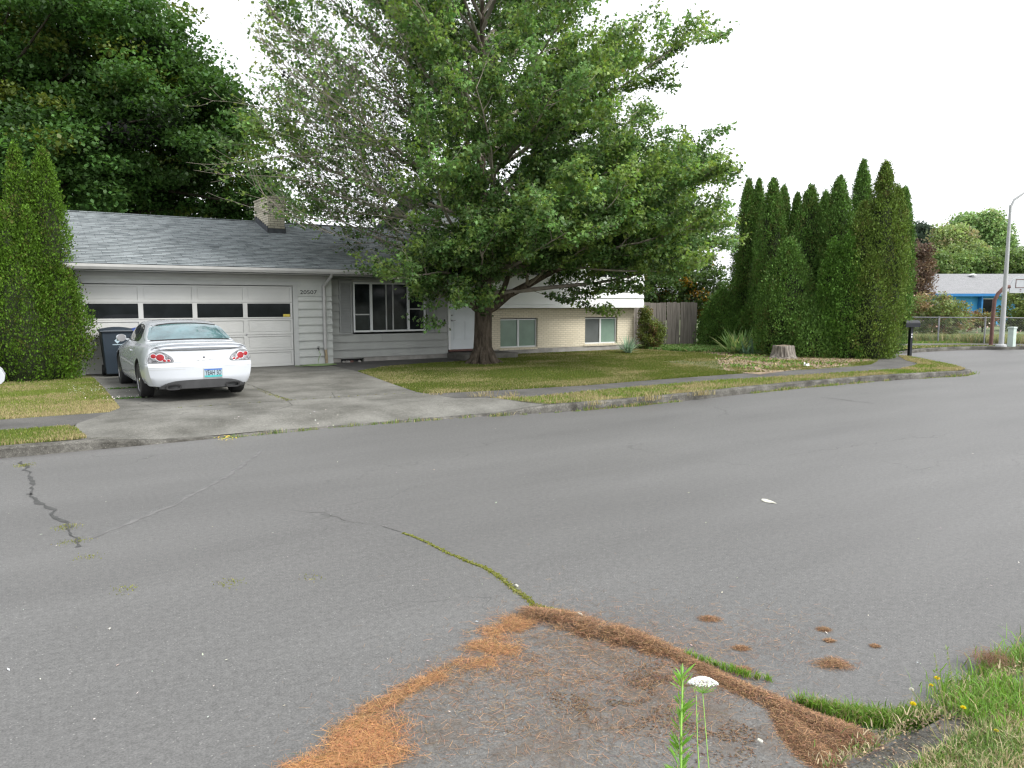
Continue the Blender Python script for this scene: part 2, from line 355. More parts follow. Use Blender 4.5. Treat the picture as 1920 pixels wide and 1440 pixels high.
def npmesh(name, V, F, mat, colors=None, parent=None, smooth=False):
    V = np.asarray(V, np.float32); F = np.asarray(F, np.int32); k = F.shape[1]
    me = bpy.data.meshes.new(name); me.vertices.add(len(V)); me.vertices.foreach_set('co', V.ravel())
    me.loops.add(F.size); me.loops.foreach_set('vertex_index', F.ravel())
    me.polygons.add(len(F)); me.polygons.foreach_set('loop_start', np.arange(0, F.size, k, dtype=np.int32))
    try: me.polygons.foreach_set('loop_total', np.full(len(F), k, np.int32))
    except Exception: pass
    me.update(calc_edges=True)
    if smooth: me.polygons.foreach_set('use_smooth', np.ones(len(F), bool))
    if colors is not None:
        a = me.attributes.new('col', 'FLOAT_COLOR', 'POINT')
        c = np.ones((len(V), 4), np.float32); c[:, :3] = colors; a.data.foreach_set('color', c.ravel())
    me.materials.append(M[mat]); me.validate()
    o = bpy.data.objects.new(name, me); return link(o, parent)
def text_mb(txt, size, mat, ext=.003):
    cu = bpy.data.curves.new('t', 'FONT'); cu.body = txt; cu.size = size; cu.extrude = ext; cu.align_x = 'CENTER'; cu.align_y = 'CENTER'; cu.resolution_u = 3
    ob = bpy.data.objects.new('t', cu); COL.objects.link(ob); dg = bpy.context.evaluated_depsgraph_get()
    me = ob.evaluated_get(dg).to_mesh(); V = [tuple(v.co) for v in me.vertices]; Fs = [tuple(p.vertices) for p in me.polygons]
    ob.evaluated_get(dg).to_mesh_clear(); bpy.data.objects.remove(ob); bpy.data.curves.remove(cu)
    return V, Fs
def text_on_wall(name, txt, size, x, y, z, mat, parent, ext=.003, sx=1, rot=0, lean=0):
    V, Fs = text_mb(txt, size, mat, ext); b = MB()
    b.add([(x+v[0]*sx, y-v[2]+lean*v[1], z+v[1]) for v in V], Fs, mat)
    return b.build(name, parent, fixn=False)

# leaves: template copied with random orientation -----------------------------------------------
def rand_dirs(n): 
    v = rng.normal(size=(n, 3)); return v/np.linalg.norm(v, axis=1, keepdims=True)
def scatter(P, D, S, T, TF, C, up=None):
    """P centres, D the long axis of each copy, S sizes, T template verts (long axis y, flat normal z), TF faces"""
    n = len(P); D = D/(np.linalg.norm(D, axis=1, keepdims=True)+1e-9)
    if up is None: up = rand_dirs(n)
    X = np.cross(D, up); X /= np.linalg.norm(X, axis=1, keepdims=True)+1e-9; Z = np.cross(X, D)
    T = np.asarray(T, float); k = len(T)
    V = P[:, None, :]+S[:, None, None]*(T[None, :, 0, None]*X[:, None, :]+T[None, :, 1, None]*D[:, None, :]+T[None, :, 2, None]*Z[:, None, :])
    TF = np.asarray(TF); F = (np.arange(n)[:, None, None]*k+TF[None]).reshape(-1, TF.shape[1])
    return V.reshape(-1, 3), F, np.repeat(C, k, axis=0)
LEAF = [(0, -.5, 0), (.2, -.12, .06), (.55, -.08, -.06), (.27, .16, .03), (0, .55, -.05), (-.27, .16, .03), (-.55, -.08, -.06), (-.2, -.12, .06)]
WIDE = [(0, -.5, 0), (.42, -.05, -.05), (.2, .35, .03), (0, .55, -.05), (-.2, .35, .03), (-.42, -.05, -.05)]; WIDEF = [(0, 1, 5), (1, 2, 4), (1, 4, 5), (2, 3, 4)]
LEAFF = [(0, 1, 7), (1, 2, 3), (1, 3, 5), (1, 5, 7), (7, 5, 6), (3, 4, 5)]
OVAL = [(0, -.5, 0), (.25, 0, .05), (0, .5, 0), (-.25, 0, .05)]; OVALF = [(0, 1, 2), (0, 2, 3)]
SPRAY = [(0, -.5, 0), (.22, -.1, .03), (.34, .32, -.03), (.1, .15, 0), (0, .6, 0), (-.12, .15, 0), (-.32, .3, -.03), (-.2, -.1, .03)]
SPRAYF = [(0, 1, 7), (1, 2, 3), (1, 3, 5), (1, 5, 7), (7, 5, 6), (3, 4, 5)]
def tint(base, n, v=.25, alt=None, af=.1):
    base = np.array(base); c = base[None]*(1+v*rng.normal(size=(n, 1))*.6+.08*rng.normal(size=(n, 3)))
    if alt is not None:
        m = rng.random(n) < af; c[m] = np.array(alt)[None]*(1+.2*rng.normal(size=(m.sum(), 1)))
    return np.clip(c, .004, 1)
#SECTION_END

# ================================================================== GROUND
def ZA(Y): return .13+.0075*(Y-10.6)
def sheet(name, poly, mat, zf, kind='structure', lift=0, skirt=0, label=None):
    vs = [(p[0], p[1], zf(p[0], p[1])+lift) for p in poly]; n = len(vs); fs = []
    for t in tessellate_polygon([[Vector((p[0], p[1], 0)) for p in poly]]):
        a, b, c = t
        cr = (poly[b][0]-poly[a][0])*(poly[c][1]-poly[a][1])-(poly[b][1]-poly[a][1])*(poly[c][0]-poly[a][0])
        fs.append((a, b, c) if cr > 0 else (a, c, b))
    if skirt:
        vs += [(v[0], v[1], v[2]-skirt) for v in vs]; fs += [(i, (i+1) % n, n+(i+1) % n, n+i) for i in range(n)]
    b = MB(); b.add(vs, fs, mat); o = b.build(name, fixn=False)
    return tag(o, label, None, None, kind)
def subdiv_line(pts, step):
    out = []
    for a, b in zip(pts[:-1], pts[1:]):
        d = math.dist(a[:2], b[:2]); k = max(1, int(d/step))
        for i in range(k): t = i/k; out.append(tuple(a[j]*(1-t)+b[j]*t for j in range(len(a))))
    out.append(pts[-1]); return out
flat = lambda z: (lambda x, y: z)
sheet('ground', [(-600, -600), (900, -600), (900, 900), (-600, 900)], 'farland', flat(-.02))
sheet('road', [(-60, -12), (75, -12), (75, 30), (-60, 30)], 'road', flat(0))
# kerb line of the house side; x, y, height
KL = [(-25, 11.3, .13), (-8, 11.22, .13), (0, 11.15, .13), (.7, 11.15, .12), (1.6, 11.15, .035), (2.4, 11.17, .012)]
KM = [(6.0, 11.02, .012), (6.8, 10.86, .035), (7.7, 10.68, .12), (8.2, 10.6, .13), (9.5, 10.53, .13), (11.1, 10.55, .13), (13, 10.68, .13), (14.7, 10.75, .13),
      (17.6, 10.65, .13), (19.9, 10.36, .13), (20.8, 10.22, .12), (21.5, 10.4, .11), (22.4, 11.15, .10), (23.4, 12.3, .10), (24.3, 13.35, .08), (24.75, 13.9, .03)]
def kerb(name, line, wid, side=1, label=None):
    L = subdiv_line(line, .35); P = np.array([p[:2] for p in L]); Tn = np.gradient(P, axis=0); Tn /= np.linalg.norm(Tn, axis=1, keepdims=True)
    Nn = np.stack([-Tn[:, 1], Tn[:, 0]], 1)*side; vs = []; fs = []
    prof = [(0, -.03, 0), (.006, .45, 0), (.012, .82, 0), (.035, 1.0, 0), (wid, 1.0, 0), (wid+.002, -.4, 0)]
    for i, (x, y, h) in enumerate(L):
        for j, (o, t, _) in enumerate(prof):
            jj = .008*(vnoise(np.array(x*3.1+j*9), np.array(y*2.7+j*5))-.5)
            vs.append((x+Nn[i, 0]*(o+jj), y+Nn[i, 1]*(o+jj), (h+.004)*t + (jj if 0 < j < 5 else 0)))
    k = len(prof)
    for i in range(len(L)-1):
        for j in range(k-1): fs.append((i*k+j, (i+1)*k+j, (i+1)*k+j+1, i*k+j+1))
    b = MB(); b.add(vs, fs, 'curb')
    o = b.build(name, smooth=False); return tag(o, label, None, None, 'structure')
kerb('curb', KL, .16); kerb('curb', KM, .16)
def inner(line, off):
    P = np.array([p[:2] for p in line]); Tn = np.gradient(P, axis=0); Tn /= np.linalg.norm(Tn, axis=1, keepdims=True)
    return [tuple(q) for q in P+np.stack([-Tn[:, 1], Tn[:, 0]], 1)*off]
zland = lambda x, y: ZA(y)
# left strip / sidewalk / lawn
SWl = 12.42; SWl2 = 13.72
strip_l = inner(KL[:4], .16)+[(.62, 12.22), (.55, SWl), (-25, SWl)]
walk_l = [(-25, SWl), (.55, SWl), (1.18, SWl2-.02), (1.2, SWl2), (-25, SWl2)]
lawn_l = [(-25, SWl2), (1.2, SWl2), (1.38, 14.1), (1.42, 17.0), (1.42, 19.6), (-25, 19.6)]
back_l = [(-25, 19.6), (1.42, 19.6), (1.42, 21), (0.2, 21), (0.2, 60), (-25, 60)]
swb = [G(*p, .15)[:2] for p in [(1000, 744), (1100, 734), (1200, 725), (1348, 713), (1430, 708), (1510, 703), (1587, 698), (1684, 692), (1714, 686), (1722, 681), (1700, 676)]]
swt = [G(*p, .15)[:2] for p in [(1100, 722), (1200, 714), (1361, 702), (1523, 692), (1600, 687), (1633, 683), (1646, 677), (1649, 668)]]
DR = [(7.14, 18.1), (6.95, 16.6), (6.72, 15), (6.55, 13.5), (6.6, 13.25)]     # right edge of the driveway going down
strip_m = [(7.35, 12.1)]+[p for p in swb][0:]+[(24.4, 14.15)]+inner(KM[2:], .16)[::-1]
lawn_m = [(7.36, 13.07), (8.6, 12.9)]+swt+[(24.2, 20), (23.5, 60), (19.2, 60), (19.2, 21.0), (12.4, 21.0), (11.3, 19.55), (9.5, 19.3), (8.2, 18.95), (7.14, 18.1)]+DR[1:]
walk_m = [(6.6, 13.25), (7.36, 13.07), (8.6, 12.9)]+swt+[(24.4, 14.7), (24.6, 14.25)]+swb[::-1]+[(7.35, 12.1), (6.7, 12.2)]
# driveway with its ramp: a grid
sheet('grass_strip', strip_l, 'soil', zland); sheet('sidewalk', walk_l, 'walk', zland); sheet('lawn', lawn_l, 'soil', zland); sheet('yard', back_l, 'soil', zland)
sheet('grass_strip', strip_m, 'soil', zland, lift=.002); sheet('lawn', lawn_m, 'soil', zland); sheet('sidewalk', walk_m, 'walk', zland, lift=-.002, skirt=.1)
sheet('garden_walk', [(7.0, 18.05), (7.14, 18.1), (8.2, 18.95), (9.5, 19.3), (11.3, 19.55), (12.4, 21.0), (12.4, 21.2), (7.0, 21.2)], 'walk', zland, lift=.003)
rowsY = [11.13, 11.3, 11.6, 11.95, 12.3, 12.7, 13.2, 13.55, 13.7, 15, 16.6, 18.1, 21.2]
def dedge(Y):
    xl = np.interp(Y, [11.1, 11.3, 12.25, 12.45, 13.72, 14.1, 21.2], [.9, .62, .62, .55, 1.2, 1.38, 1.42])
    xr = np.interp(Y, [11.0, 11.2, 12.1, 12.25, 13.25, 13.5, 15, 16.6, 18.1, 21.2], [7.9, 7.7, 7.35, 6.75, 6.6, 6.55, 6.72, 6.95, 7.14, 7.14])
    return xl, xr
vs = []; fs = []; nx = 24
for j, Y in enumerate(rowsY):
    xl, xr = dedge(Y)
    for i in range(nx+1):
        x = xl+(xr-xl)*i/nx; t = min(1, max(0, (Y-11.1)/1.15)); t = t*t*(3-2*t)
        e = max(0, 1-min(x-xl, xr-x)/1.3) if Y < 12.6 else 0
        z = (.012+(ZA(12.3)-.012)*t)*(1-e*e)+ZA(max(Y, 11.1))*e*e if Y < 12.6 else ZA(Y)
        yy = Y
        if j == 0: yy = np.interp(x, [0, 2.4, 6, 6.8, 7.7], [11.3, 11.33, 11.18, 11.02, 10.84])
        vs.append((x, yy, z+.004))
for j in range(len(rowsY)-1):
    for i in range(nx): a = j*(nx+1)+i; fs.append((a, a+1, a+nx+2, a+nx+1))
b = MB(); b.add(vs, fs, 'drive'); tag(b.build('driveway', fixn=False, smooth=True), kind='structure')
# gutter lip in front of the driveway
kerb('curb', [(2.4, 11.17, .012), (4, 11.2, .012), (6.0, 11.02, .012)], .16)
# near side
KN = [(-1.0, .9, .02), (.6, 1.05, .02), (1.6, 1.3, .03), (2.2, 1.55, .08), (2.6, 1.64, .12), (4, 1.62, .13), (9, 1.65, .13), (40, 1.8, .13)]
kerb('curb', KN[3:], .16, side=-1)
near_poly = [(2.2, 1.40)]+[(p[0], p[1]-.16) for p in KN[4:]]+[(40, -12), (-30, -12), (-30, .7), (.6, .9), (1.6, 1.2)]
sheet('near_verge', near_poly, 'soil', flat(.125), skirt=.14)
ap = [G(*p)[:2] for p in [(1550, 1345), (1450, 1318), (1390, 1280), (1290, 1240), (1180, 1205), (1060, 1180), (960, 1190), (850, 1240), (760, 1310), (700, 1380), (640, 1440)]]
sheet('apron', ap+[(.6, 1.0), (1.6, 1.25), (2.3, 1.55), (2.95, 1.62)], 'apron', flat(.006))
# far side of the bend
far_curb = [G(*p)[:2]+(h,) for p, h in [((1655, 665), .03), ((1690, 663.5), .06), ((1730, 660), .12), ((1790, 657), .13), ((1850, 655.5), .13), ((1920, 655.5), .13), ((2060, 658), .13), ((2300, 668), .13)]]
kerb('curb', far_curb, .2)
fz = lambda x, y: .14
fc_in = inner(far_curb, .2)
fs1 = [G(*p, .14)[:2] for p in [(1660, 649.5), (1800, 647.5), (1930, 649), (2300, 655)]]
fs2 = [G(*p, .14)[:2] for p in [(1650, 645.5), (1800, 644), (1930, 645), (2300, 648)]]
sheet('grass_strip', fc_in+fs1[::-1], 'farland', fz); sheet('sidewalk', fs1+fs2[::-1], 'walk', fz, lift=.006)
sheet('lawn', fs2+[(150, 20), (150, 200), (20, 200), (24.6, 22), (27.5, 19.5)], 'farland', fz, lift=.0)

# ------------------------------------------------------------------ grass
def inpoly(X, Y, poly):
    c = np.zeros(len(X), bool); n = len(poly); j = n-1
    for i in range(n):
        xi, yi = poly[i][:2]; xj, yj = poly[j][:2]
        if yi != yj: c ^= ((yi > Y) != (yj > Y)) & (X < (xj-xi)*(Y-yi)/(yj-yi)+xi)
        j = i
    return c
def sample(poly, n, clip=None):
    P = np.array([p[:2] for p in poly]); lo = P.min(0); hi = P.max(0)
    if clip: lo = np.maximum(lo, clip[:2]); hi = np.minimum(hi, clip[2:])
    X = rng.uniform(lo[0], hi[0], n); Y = rng.uniform(lo[1], hi[1], n); k = inpoly(X, Y, poly); return X[k], Y[k]
GREEN = np.array([.085, .15, .028]); GREEN2 = np.array([.13, .19, .035]); STRAW = np.array([.39, .335, .175]); OLIVE = np.array([.17, .165, .05])
def grassmesh(name, X, Y, Z, h, w, dry, label, bend=.35, g1=GREEN, g2=GREEN2, straw=STRAW, keep=True, cat='grass'):
    n = len(X); a = rng.uniform(0, 2*math.pi, n); u = np.stack([np.cos(a), np.sin(a), np.zeros(n)], 1)
    b = rng.uniform(0, 2*math.pi, n); l = np.stack([np.cos(b), np.sin(b), np.zeros(n)], 1)*(bend*rng.random(n))[:, None]
    h = h*(.5+rng.random(n)); P = np.stack([X, Y, np.broadcast_to(Z, X.shape)-.004], 1)
    up = np.array([0, 0, 1.]); ww = (w*(.6+.8*rng.random(n)))[:, None]
    V = np.stack([P-u*ww/2, P+u*ww/2, P+(up*.55+l*.4)*h[:, None]+u*ww*.35, P+(up*.55+l*.4)*h[:, None]-u*ww*.35, P+(up+l*1.3)*h[:, None]*(1-.25*bend)], 1)
    F = (np.arange(n)[:, None, None]*5+np.array([[0, 1, 2], [0, 2, 3], [3, 2, 4]])[None]).reshape(-1, 3)
    m = rng.random(n)[:, None]; g = g1*m+g2*(1-m); d = rng.random(n) < dry; c = np.where(d[:, None], straw*(.6+.6*rng.random((n, 1))), g*(.7+.6*rng.random((n, 1))))
    o = npmesh(name, V.reshape(-1, 3), F, 'blade', np.repeat(c, 5, 0)); return tag(o, label, cat, None, 'stuff')
def dryfield(X, Y, base, sc=.9, amp=1.6):
    return np.clip(base+amp*(fbm(X*sc+5, Y*sc*1.5+9, 4)-.5)*1.5, .03, .97)
X, Y = sample(lawn_l, 90000, (-1.6, 13, 2, 20)); 
grassmesh('grass', X, Y, ZA(Y), .035, .011, dryfield(X, Y, .28+.38*np.clip((15.8-Y)/2, 0, 1)), 'short yellowing grass on the lawn left of the driveway', g2=np.array([.2, .24, .05]), g1=np.array([.13, .19, .035]))
X, Y = sample(strip_l, 30000, (-1.6, 11, 2, 13))
grassmesh('grass', X, Y, ZA(Y), .045, .011, dryfield(X, Y, .5), 'dry grass in the narrow strip between sidewalk and kerb at left', g2=np.array([.2, .24, .05]))
X, Y = sample(lawn_m, 1000000, (6.3, 11.5, 25, 21.2))
bed = (X > 15.2) & ((Y < 16.5) | (X > 19.3)) & (X-15 > (Y-12)*.2)
dz = np.where(bed, .0, 0); keep = ~bed | (rng.random(len(X)) < .05+.4*(fbm(X*1.3, Y*1.3, 3) > .6))
# trampled, bare soil round the trunk
tr = np.hypot(X-11.1, Y-18.65); keep &= (tr > .5) & ((tr > 1.1) | (rng.random(len(X)) < .4))
keep &= rng.random(len(X)) < np.clip(1.15-(Y-12)*.05, .6, 1)
X, Y = X[keep], Y[keep]; dr = dryfield(X, Y, .15, .7, 1.2)+.25*(X > 14)*(fbm(X*1.5, Y*1.5, 3)-.2)
grassmesh('grass', X, Y, ZA(Y), .036, .012, dr, 'short green and straw coloured grass on the front lawn under the maple', g1=np.array([.075, .125, .02]), g2=np.array([.15, .175, .032]))
X, Y = sample(strip_m, 150000, (7, 9.9, 25.2, 14.6))
cxx = np.clip(1-np.abs(X-15)/3.5, 0, 1)
grassmesh('grass', X, Y, ZA(Y)+.002, .045, .012, dryfield(X, Y, .58-.35*cxx, 1.0), 'patchy straw and green grass in the strip between sidewalk and kerb', g2=np.array([.2, .26, .05]), g1=np.array([.1, .18, .03]))
# far lawn
Xf, Yf = sample([G(1640, 643, .14), G(1820, 643.5, .14), G(1800, 637, .14), G(1640, 631, .14)], 60000)
grassmesh('grass', Xf, Yf, .14+0*Xf, .06, .03, .05+0*Xf, 'bright green mown grass of the far lawn before the wire fence', g1=np.array([.11, .25, .03]), g2=np.array([.14, .3, .04]))
Xf, Yf = sample([tuple(p) for p in fc_in]+fs1[::-1], 60000, (24, 8, 45, 22))
grassmesh('grass', Xf, Yf, .14+0*Xf, .05, .03, .4+0*Xf, 'dull grass in the far strip beside the lamp post')
Xf, Yf = sample([G(1640, 643, .14), G(1930, 644, .14), G(1930, 629, .14), G(1640, 629, .14)], 80000, (30, 10, 62, 40))
grassmesh('grass', Xf, Yf, .14+0*Xf, .07, .035, .35+0*Xf, 'long faded grass of the yard behind the wire fence', g1=np.array([.13, .2, .05]), g2=np.array([.2, .26, .08]))
# bare garden bed between lawn and evergreens
bedp = [(15.3, 12.35), (17.3, 12.75), (20.4, 12.85), (21.9, 13.5), (23.8, 15), (23.5, 21), (21, 21.6), (20, 19), (18.6, 16.8), (16.4, 14.6), (15.2, 13.3)]
sheet('garden_bed', bedp, 'garden', zland, lift=.006)
X, Y = sample(bedp, 40000); k = rng.random(len(X)) < np.clip((fbm(X*.9, Y*.9, 4)-.5)*5, .03, .8)*np.clip((Y-12.5)/5, .1, 1)
X, Y = X[k], Y[k]
grassmesh('ground_cover', X, Y, ZA(Y)+.006, .07, .05, .15+0*X, 'low leafy green ground cover among dry litter by the stump', bend=1.2, g1=np.array([.08, .17, .03]), g2=np.array([.16, .26, .06]), cat='ground cover')
X, Y = sample([(19.2, 20.9), (19.6, 19), (21.5, 17.5), (24, 16.5), (24, 22), (19.2, 22)], 30000)
grassmesh('ground_cover', X, Y, ZA(Y)+.006, .11, .07, .08+0*X, 'pale green ground cover in front of the board fence', bend=1.2, g1=np.array([.10, .2, .05]), g2=np.array([.2, .32, .1]), cat='ground cover')
# leaf litter chips on the bed
X, Y = sample(bedp, 9000); n = len(X); P = np.stack([X, Y, ZA(Y)+.012+.01*rng.random(n)], 1); D = rand_dirs(n)*[1, 1, .25]; 
V, F, Cc = scatter(P, D, .03+.06*rng.random(n), OVAL, OVALF, tint([.30, .22, .14], n, .5, [.09, .05, .035], .35), up=rand_dirs(n)*[.4, .4, 0]+[0, 0, 1])
tag(npmesh('leaf_litter', V, F, 'needle', Cc), 'dry brown leaf litter and chips strewn over the bare bed by the stump', 'leaf litter', None, 'stuff')

# weeds along kerbs and gutters
def tufts(name, spots, label, n=60, h=.12, spread=.12, w=.008, dry=.3, z=0, **kw):
    Xs, Ys, hs, Zs = [], [], [], []
    for s in spots:
        sc = s[2] if len(s) > 2 else 1; k = int(n*sc); Xs.append(s[0]+rng.normal(size=k)*spread*sc); Ys.append(s[1]+rng.normal(size=k)*spread*.35*sc)
        hs.append(np.full(k, h*sc)); Zs.append(np.full(k, s[3] if len(s) > 3 else z))
    X = np.concatenate(Xs); return grassmesh(name, X, np.concatenate(Ys), np.concatenate(Zs), np.concatenate(hs), w, dry+0*X, label, bend=1.0, **kw)
gut = [(p[0], p[1]-.03-.03*rng.random(), .3+1.0*rng.random()**2) for p in subdiv_line([(2.4, 11.15), (4, 11.2), (6, 11.0), (6.8, 10.84), (7.7, 10.66), (8.2, 10.58)], .07) if rng.random() < .55]
tufts('weed', gut, 'small green weeds growing in the joint between driveway and road', 34, .07, .06, .008, .35, g1=np.array([.08, .16, .03]), g2=np.array([.16, .24, .05]), cat='weeds')
gut = [(p[0], p[1]-.04, .35+.9*rng.random()**2) for p in subdiv_line([q[:2] for q in KM[2:13]], .1) if fbm(np.array(p[0]*.8), np.array(3.)) > .46]
tufts('weed', gut, 'weeds and dry grass growing in the gutter along the kerb', 40, .075, .09, .01, .45, g1=np.array([.1, .19, .03]), g2=np.array([.18, .27, .05]), cat='weeds')
tufts('weed', [(6.75, 13.0, 1), (7.35, 12.35, 1.3), (7.9, 12.15, 1), (9.85, 10.45, 1.6), (11.3, 10.45, 1.5), (8.6, 10.5, 1)], 'pale straw coloured tufts at the end of the grass strip', 60, .14, .1, .008, .95, z=.1, cat='weeds')
tufts('weed', [(p[0], p[1], .8) for p in subdiv_line([(4.05, 13.6), (4.0, 14.6), (4.05, 15.6), (4.1, 16.6)], .12)]+[(p[0], p[1], .4) for p in subdiv_line([(1.9, 13.66), (4, 13.6), (5.0, 13.62), (6.4, 13.45)], .16) if rng.random() < .7],
      'thin line of moss and grass in the joints of the driveway', 26, .028, .05, .01, .3, z=ZA(14)+.006, g1=np.array([.14, .18, .03]), g2=np.array([.2, .22, .05]), cat='weeds')
tufts('weed', [(1.55+.1*i, 17.1, 1) for i in range(7)]+[(1.5+.1*i, 15.35, .8) for i in range(5)], 'green clover creeping from the left lawn into a driveway joint', 50, .045, .05, .014, .05, z=ZA(16)+.006, g1=np.array([.06, .14, .03]), g2=np.array([.1, .2, .05]), cat='weeds')
def dots(name, P, S, col, label, mat='flower', cat='flowers', T=OVAL, TF=OVALF, kind='stuff', v=.1):
    n = len(P); V, F, Cc = scatter(np.array(P), rand_dirs(n)*[1, 1, .3], np.array(S), T, TF, tint(col, n, v), up=rand_dirs(n)*[.3, .3, 0]+[0, 0, 1])
    return tag(npmesh(name, V, F, mat, Cc), label, cat, None, kind)
k = 90; P = np.stack([1.2+rng.normal(size=k)*.28, 17.0+rng.normal(size=k)*.5, np.full(k, ZA(17)+.05)], 1); P2 = np.stack([1.55+rng.normal(size=40)*.2, 15.3+rng.normal(size=40)*.15, np.full(40, ZA(16)+.045)], 1)
P = np.concatenate([P, P2]); dots('clover_flower', P, .022+.02*rng.random(len(P)), [.8, .8, .72], 'tiny white clover flowers at the edge of the left lawn')
P = [G(425+rng.normal()*9, 820+rng.normal()*2.5, .06) for _ in range(50)]; dots('weed_flower', P, .03+0*np.arange(50), [.75, .62, .08], 'small yellow flowers on the weeds in the driveway gutter')

# ------------------------------------------------------------------ road marks: cracks, moss, litter
def ribbon(name, pts, w, mat, z=.003, wob=.0, kind='structure', step=.05, wn=.5):
    L = subdiv_line(pts, step); P = np.array([p[:2] for p in L]); Tn = np.gradient(P, axis=0); Tn /= np.linalg.norm(Tn, axis=1, keepdims=True); Nn = np.stack([-Tn[:, 1], Tn[:, 0]], 1)
    s = np.arange(len(P)); o = wob*(fbm(s*.35, np.full(len(s), rng.random()*50), 3)-.5)*2; ww = w*(1+wn*(fbm(s*.5, np.full(len(s), 7.+rng.random()*50), 2)-.5)*3).clip(.15)
    A = P+Nn*(o+ww/2)[:, None]; B = P+Nn*(o-ww/2)[:, None]; vs = []
    for a, b_ in zip(A, B): vs += [(*b_, z(b_[1]) if callable(z) else z), (*a, z(a[1]) if callable(z) else z)]
    fs = [(2*i, 2*i+2, 2*i+3, 2*i+1) for i in range(len(P)-1)]
    b = MB(); b.add(vs, fs, mat); return tag(b.build(name, fixn=False), kind=kind), P+Nn*o[:, None]
M['tar'] = pm('crack_sealer', (.055, .055, .054), .6, .3, 12, .3, 80)
M['crack'] = pm('crack_dirt', (.05, .048, .045), .95, .4, 12)
M['pale'] = pm('pale_scuff', (.122, .121, .119), .95, .2, 9)
M['moss'] = pm('moss_base', (.12, .13, .03), .95, .5, 20, .8, 60)
g2 = lambda *a: G(*a)[:2]
_, dk = ribbon('road_crack', [g2(40, 865), g2(62, 900), g2(58, 928)], .03, 'tar', wob=.06, wn=1.1)
ribbon('road_crack', [g2(58, 925), g2(70, 940), g2(95, 955), g2(100, 968), g2(132, 988), g2(138, 1010), g2(148, 1026)], .038, 'tar', wob=.05, wn=1.1)
ribbon('road_crack', [g2(540, 958), g2(600, 960), g2(640, 975), g2(700, 985), g2(760, 1000)], .003, 'crack', wob=.05, wn=1)
ribbon('road_crack', [g2(1480, 855), g2(1640, 830), g2(1790, 812)], .004, 'crack', wob=.1, wn=1)
ribbon('road_crack', [g2(1540, 745), g2(1640, 757)], .012, 'crack', wob=.05, wn=1)
ribbon('road_crack', [g2(170, 1010), g2(330, 945), g2(430, 890), g2(490, 845)], .05, 'pale', z=.002, wob=.03, wn=.6)
_, mp1 = ribbon('road_crack', [g2(*p) for p in [(758, 1000), (800, 1017), (850, 1041), (905, 1065), (930, 1077), (960, 1103), (985, 1122), (1000, 1135), (1045, 1147)]], .022, 'moss', wob=.02, z=.005)
mm = []
for i, p in enumerate(mp1):
    t = i/len(mp1); k = int(40+60*t)
    for _ in range(k): mm.append((p[0]+rng.normal()*(.007+.009*t), p[1]+rng.normal()*(.007+.009*t)))
for c, k in [((45, 873), 200), ((128, 988), 160), ((138, 1015), 90), ((165, 1045), 60), ((430, 1092), 90), ((235, 1105), 60), ((585, 1083), 40)]:
    p = g2(*c)
    for _ in range(k): mm.append((p[0]+rng.normal()*.05, p[1]+rng.normal()*.05))
mm = np.array(mm)
grassmesh('moss', mm[:, 0], mm[:, 1], .003+0*mm[:, 0], .013, .006, .12+0*mm[:, 0], 'yellow green moss growing in the road cracks', bend=1.2, g1=np.array([.14, .17, .02]), g2=np.array([.24, .26, .04]), cat='moss')
zj = lambda y: ZA(y)+.0065
for pts_, w_ in (([(1.32, 13.68), (6.55, 13.52)], .012), ([(4.06, 13.6), (4.1, 20.4)], .014), ([(1.5, 17.1), (4.08, 17.1)], .012), ([(4.1, 17.3), (7.0, 17.2)], .012), ([(4.9, 13.6), (5.1, 14.3), (5.5, 14.7), (5.4, 15.4), (6.0, 16.1)], .009),
        ([(5.5, 14.7), (6.1, 14.5), (6.6, 14.6)], .008), ([(3.3, 12.4), (3.9, 12.9), (4.0, 13.55)], .008), ([(2.1, 15.2), (1.7, 14.6), (1.9, 13.7)], .008)): ribbon('driveway_joint', pts_, w_, 'crack', z=zj, wob=.03, wn=.9)
# scattered pale specks
P = []
for _ in range(220):
    x, y = rng.uniform(0, 1920), 790+650*rng.random()**1.2
    p = G(x, y, .006)
    if 1.9 < p[1] < 10.4: P.append(p)
for _ in range(30): 
    P.append(G(rng.normal(1350, 200), rng.normal(860, 50), .006))
dots('petal_litter', P, .006+.022*rng.random(len(P))**3, [.5, .48, .42], 'tiny pale flecks of petals and chips strewn over the road', cat='litter', mat='needle', v=.3)
P = [G(rng.uniform(360, 640), rng.uniform(762, 800), .14+.006) for _ in range(45)]
dots('petal_litter', P, .012+.03*rng.random(len(P))**2, [.6, .58, .53], 'white flecks strewn on the driveway behind the car', cat='litter', mat='needle', v=.2)
def scrap(x, y, s, label, z=.004, cat='litter', name='paper_scrap', col='white', h=.012, asp=.6, seed=1):
    r_ = random.Random(seed); p = G(x, y, z); b = MB(); n = 11; top = []; a0 = r_.random()*6
    for i in range(n):
        a = 2*math.pi*i/n; rr = s/2*(.65+.5*r_.random()); top.append((rr*math.cos(a)*math.cos(a0)-rr*asp*math.sin(a)*math.sin(a0), rr*math.cos(a)*math.sin(a0)+rr*asp*math.sin(a)*math.cos(a0)))
    vs = [(x_, y_, 0) for x_, y_ in top]+[(x_*.85, y_*.85, h*(.5+r_.random())) for x_, y_ in top]+[(0, 0, h*.8)]
    fs = [(i, (i+1) % n, n+(i+1) % n, n+i) for i in range(n)]+[(n+i, n+(i+1) % n, 2*n) for i in range(n)]
    b.add(vs, fs, col); o = b.build(name); o.location = p; return tag(o, label, cat)
M['scrap'] = pm('old_paper', (.5, .49, .42), .9, .15, 20)
scrap(1440, 940, .20, 'flattened pale paper scrap lying in mid road', asp=.45, col='scrap', seed=3, h=.006)
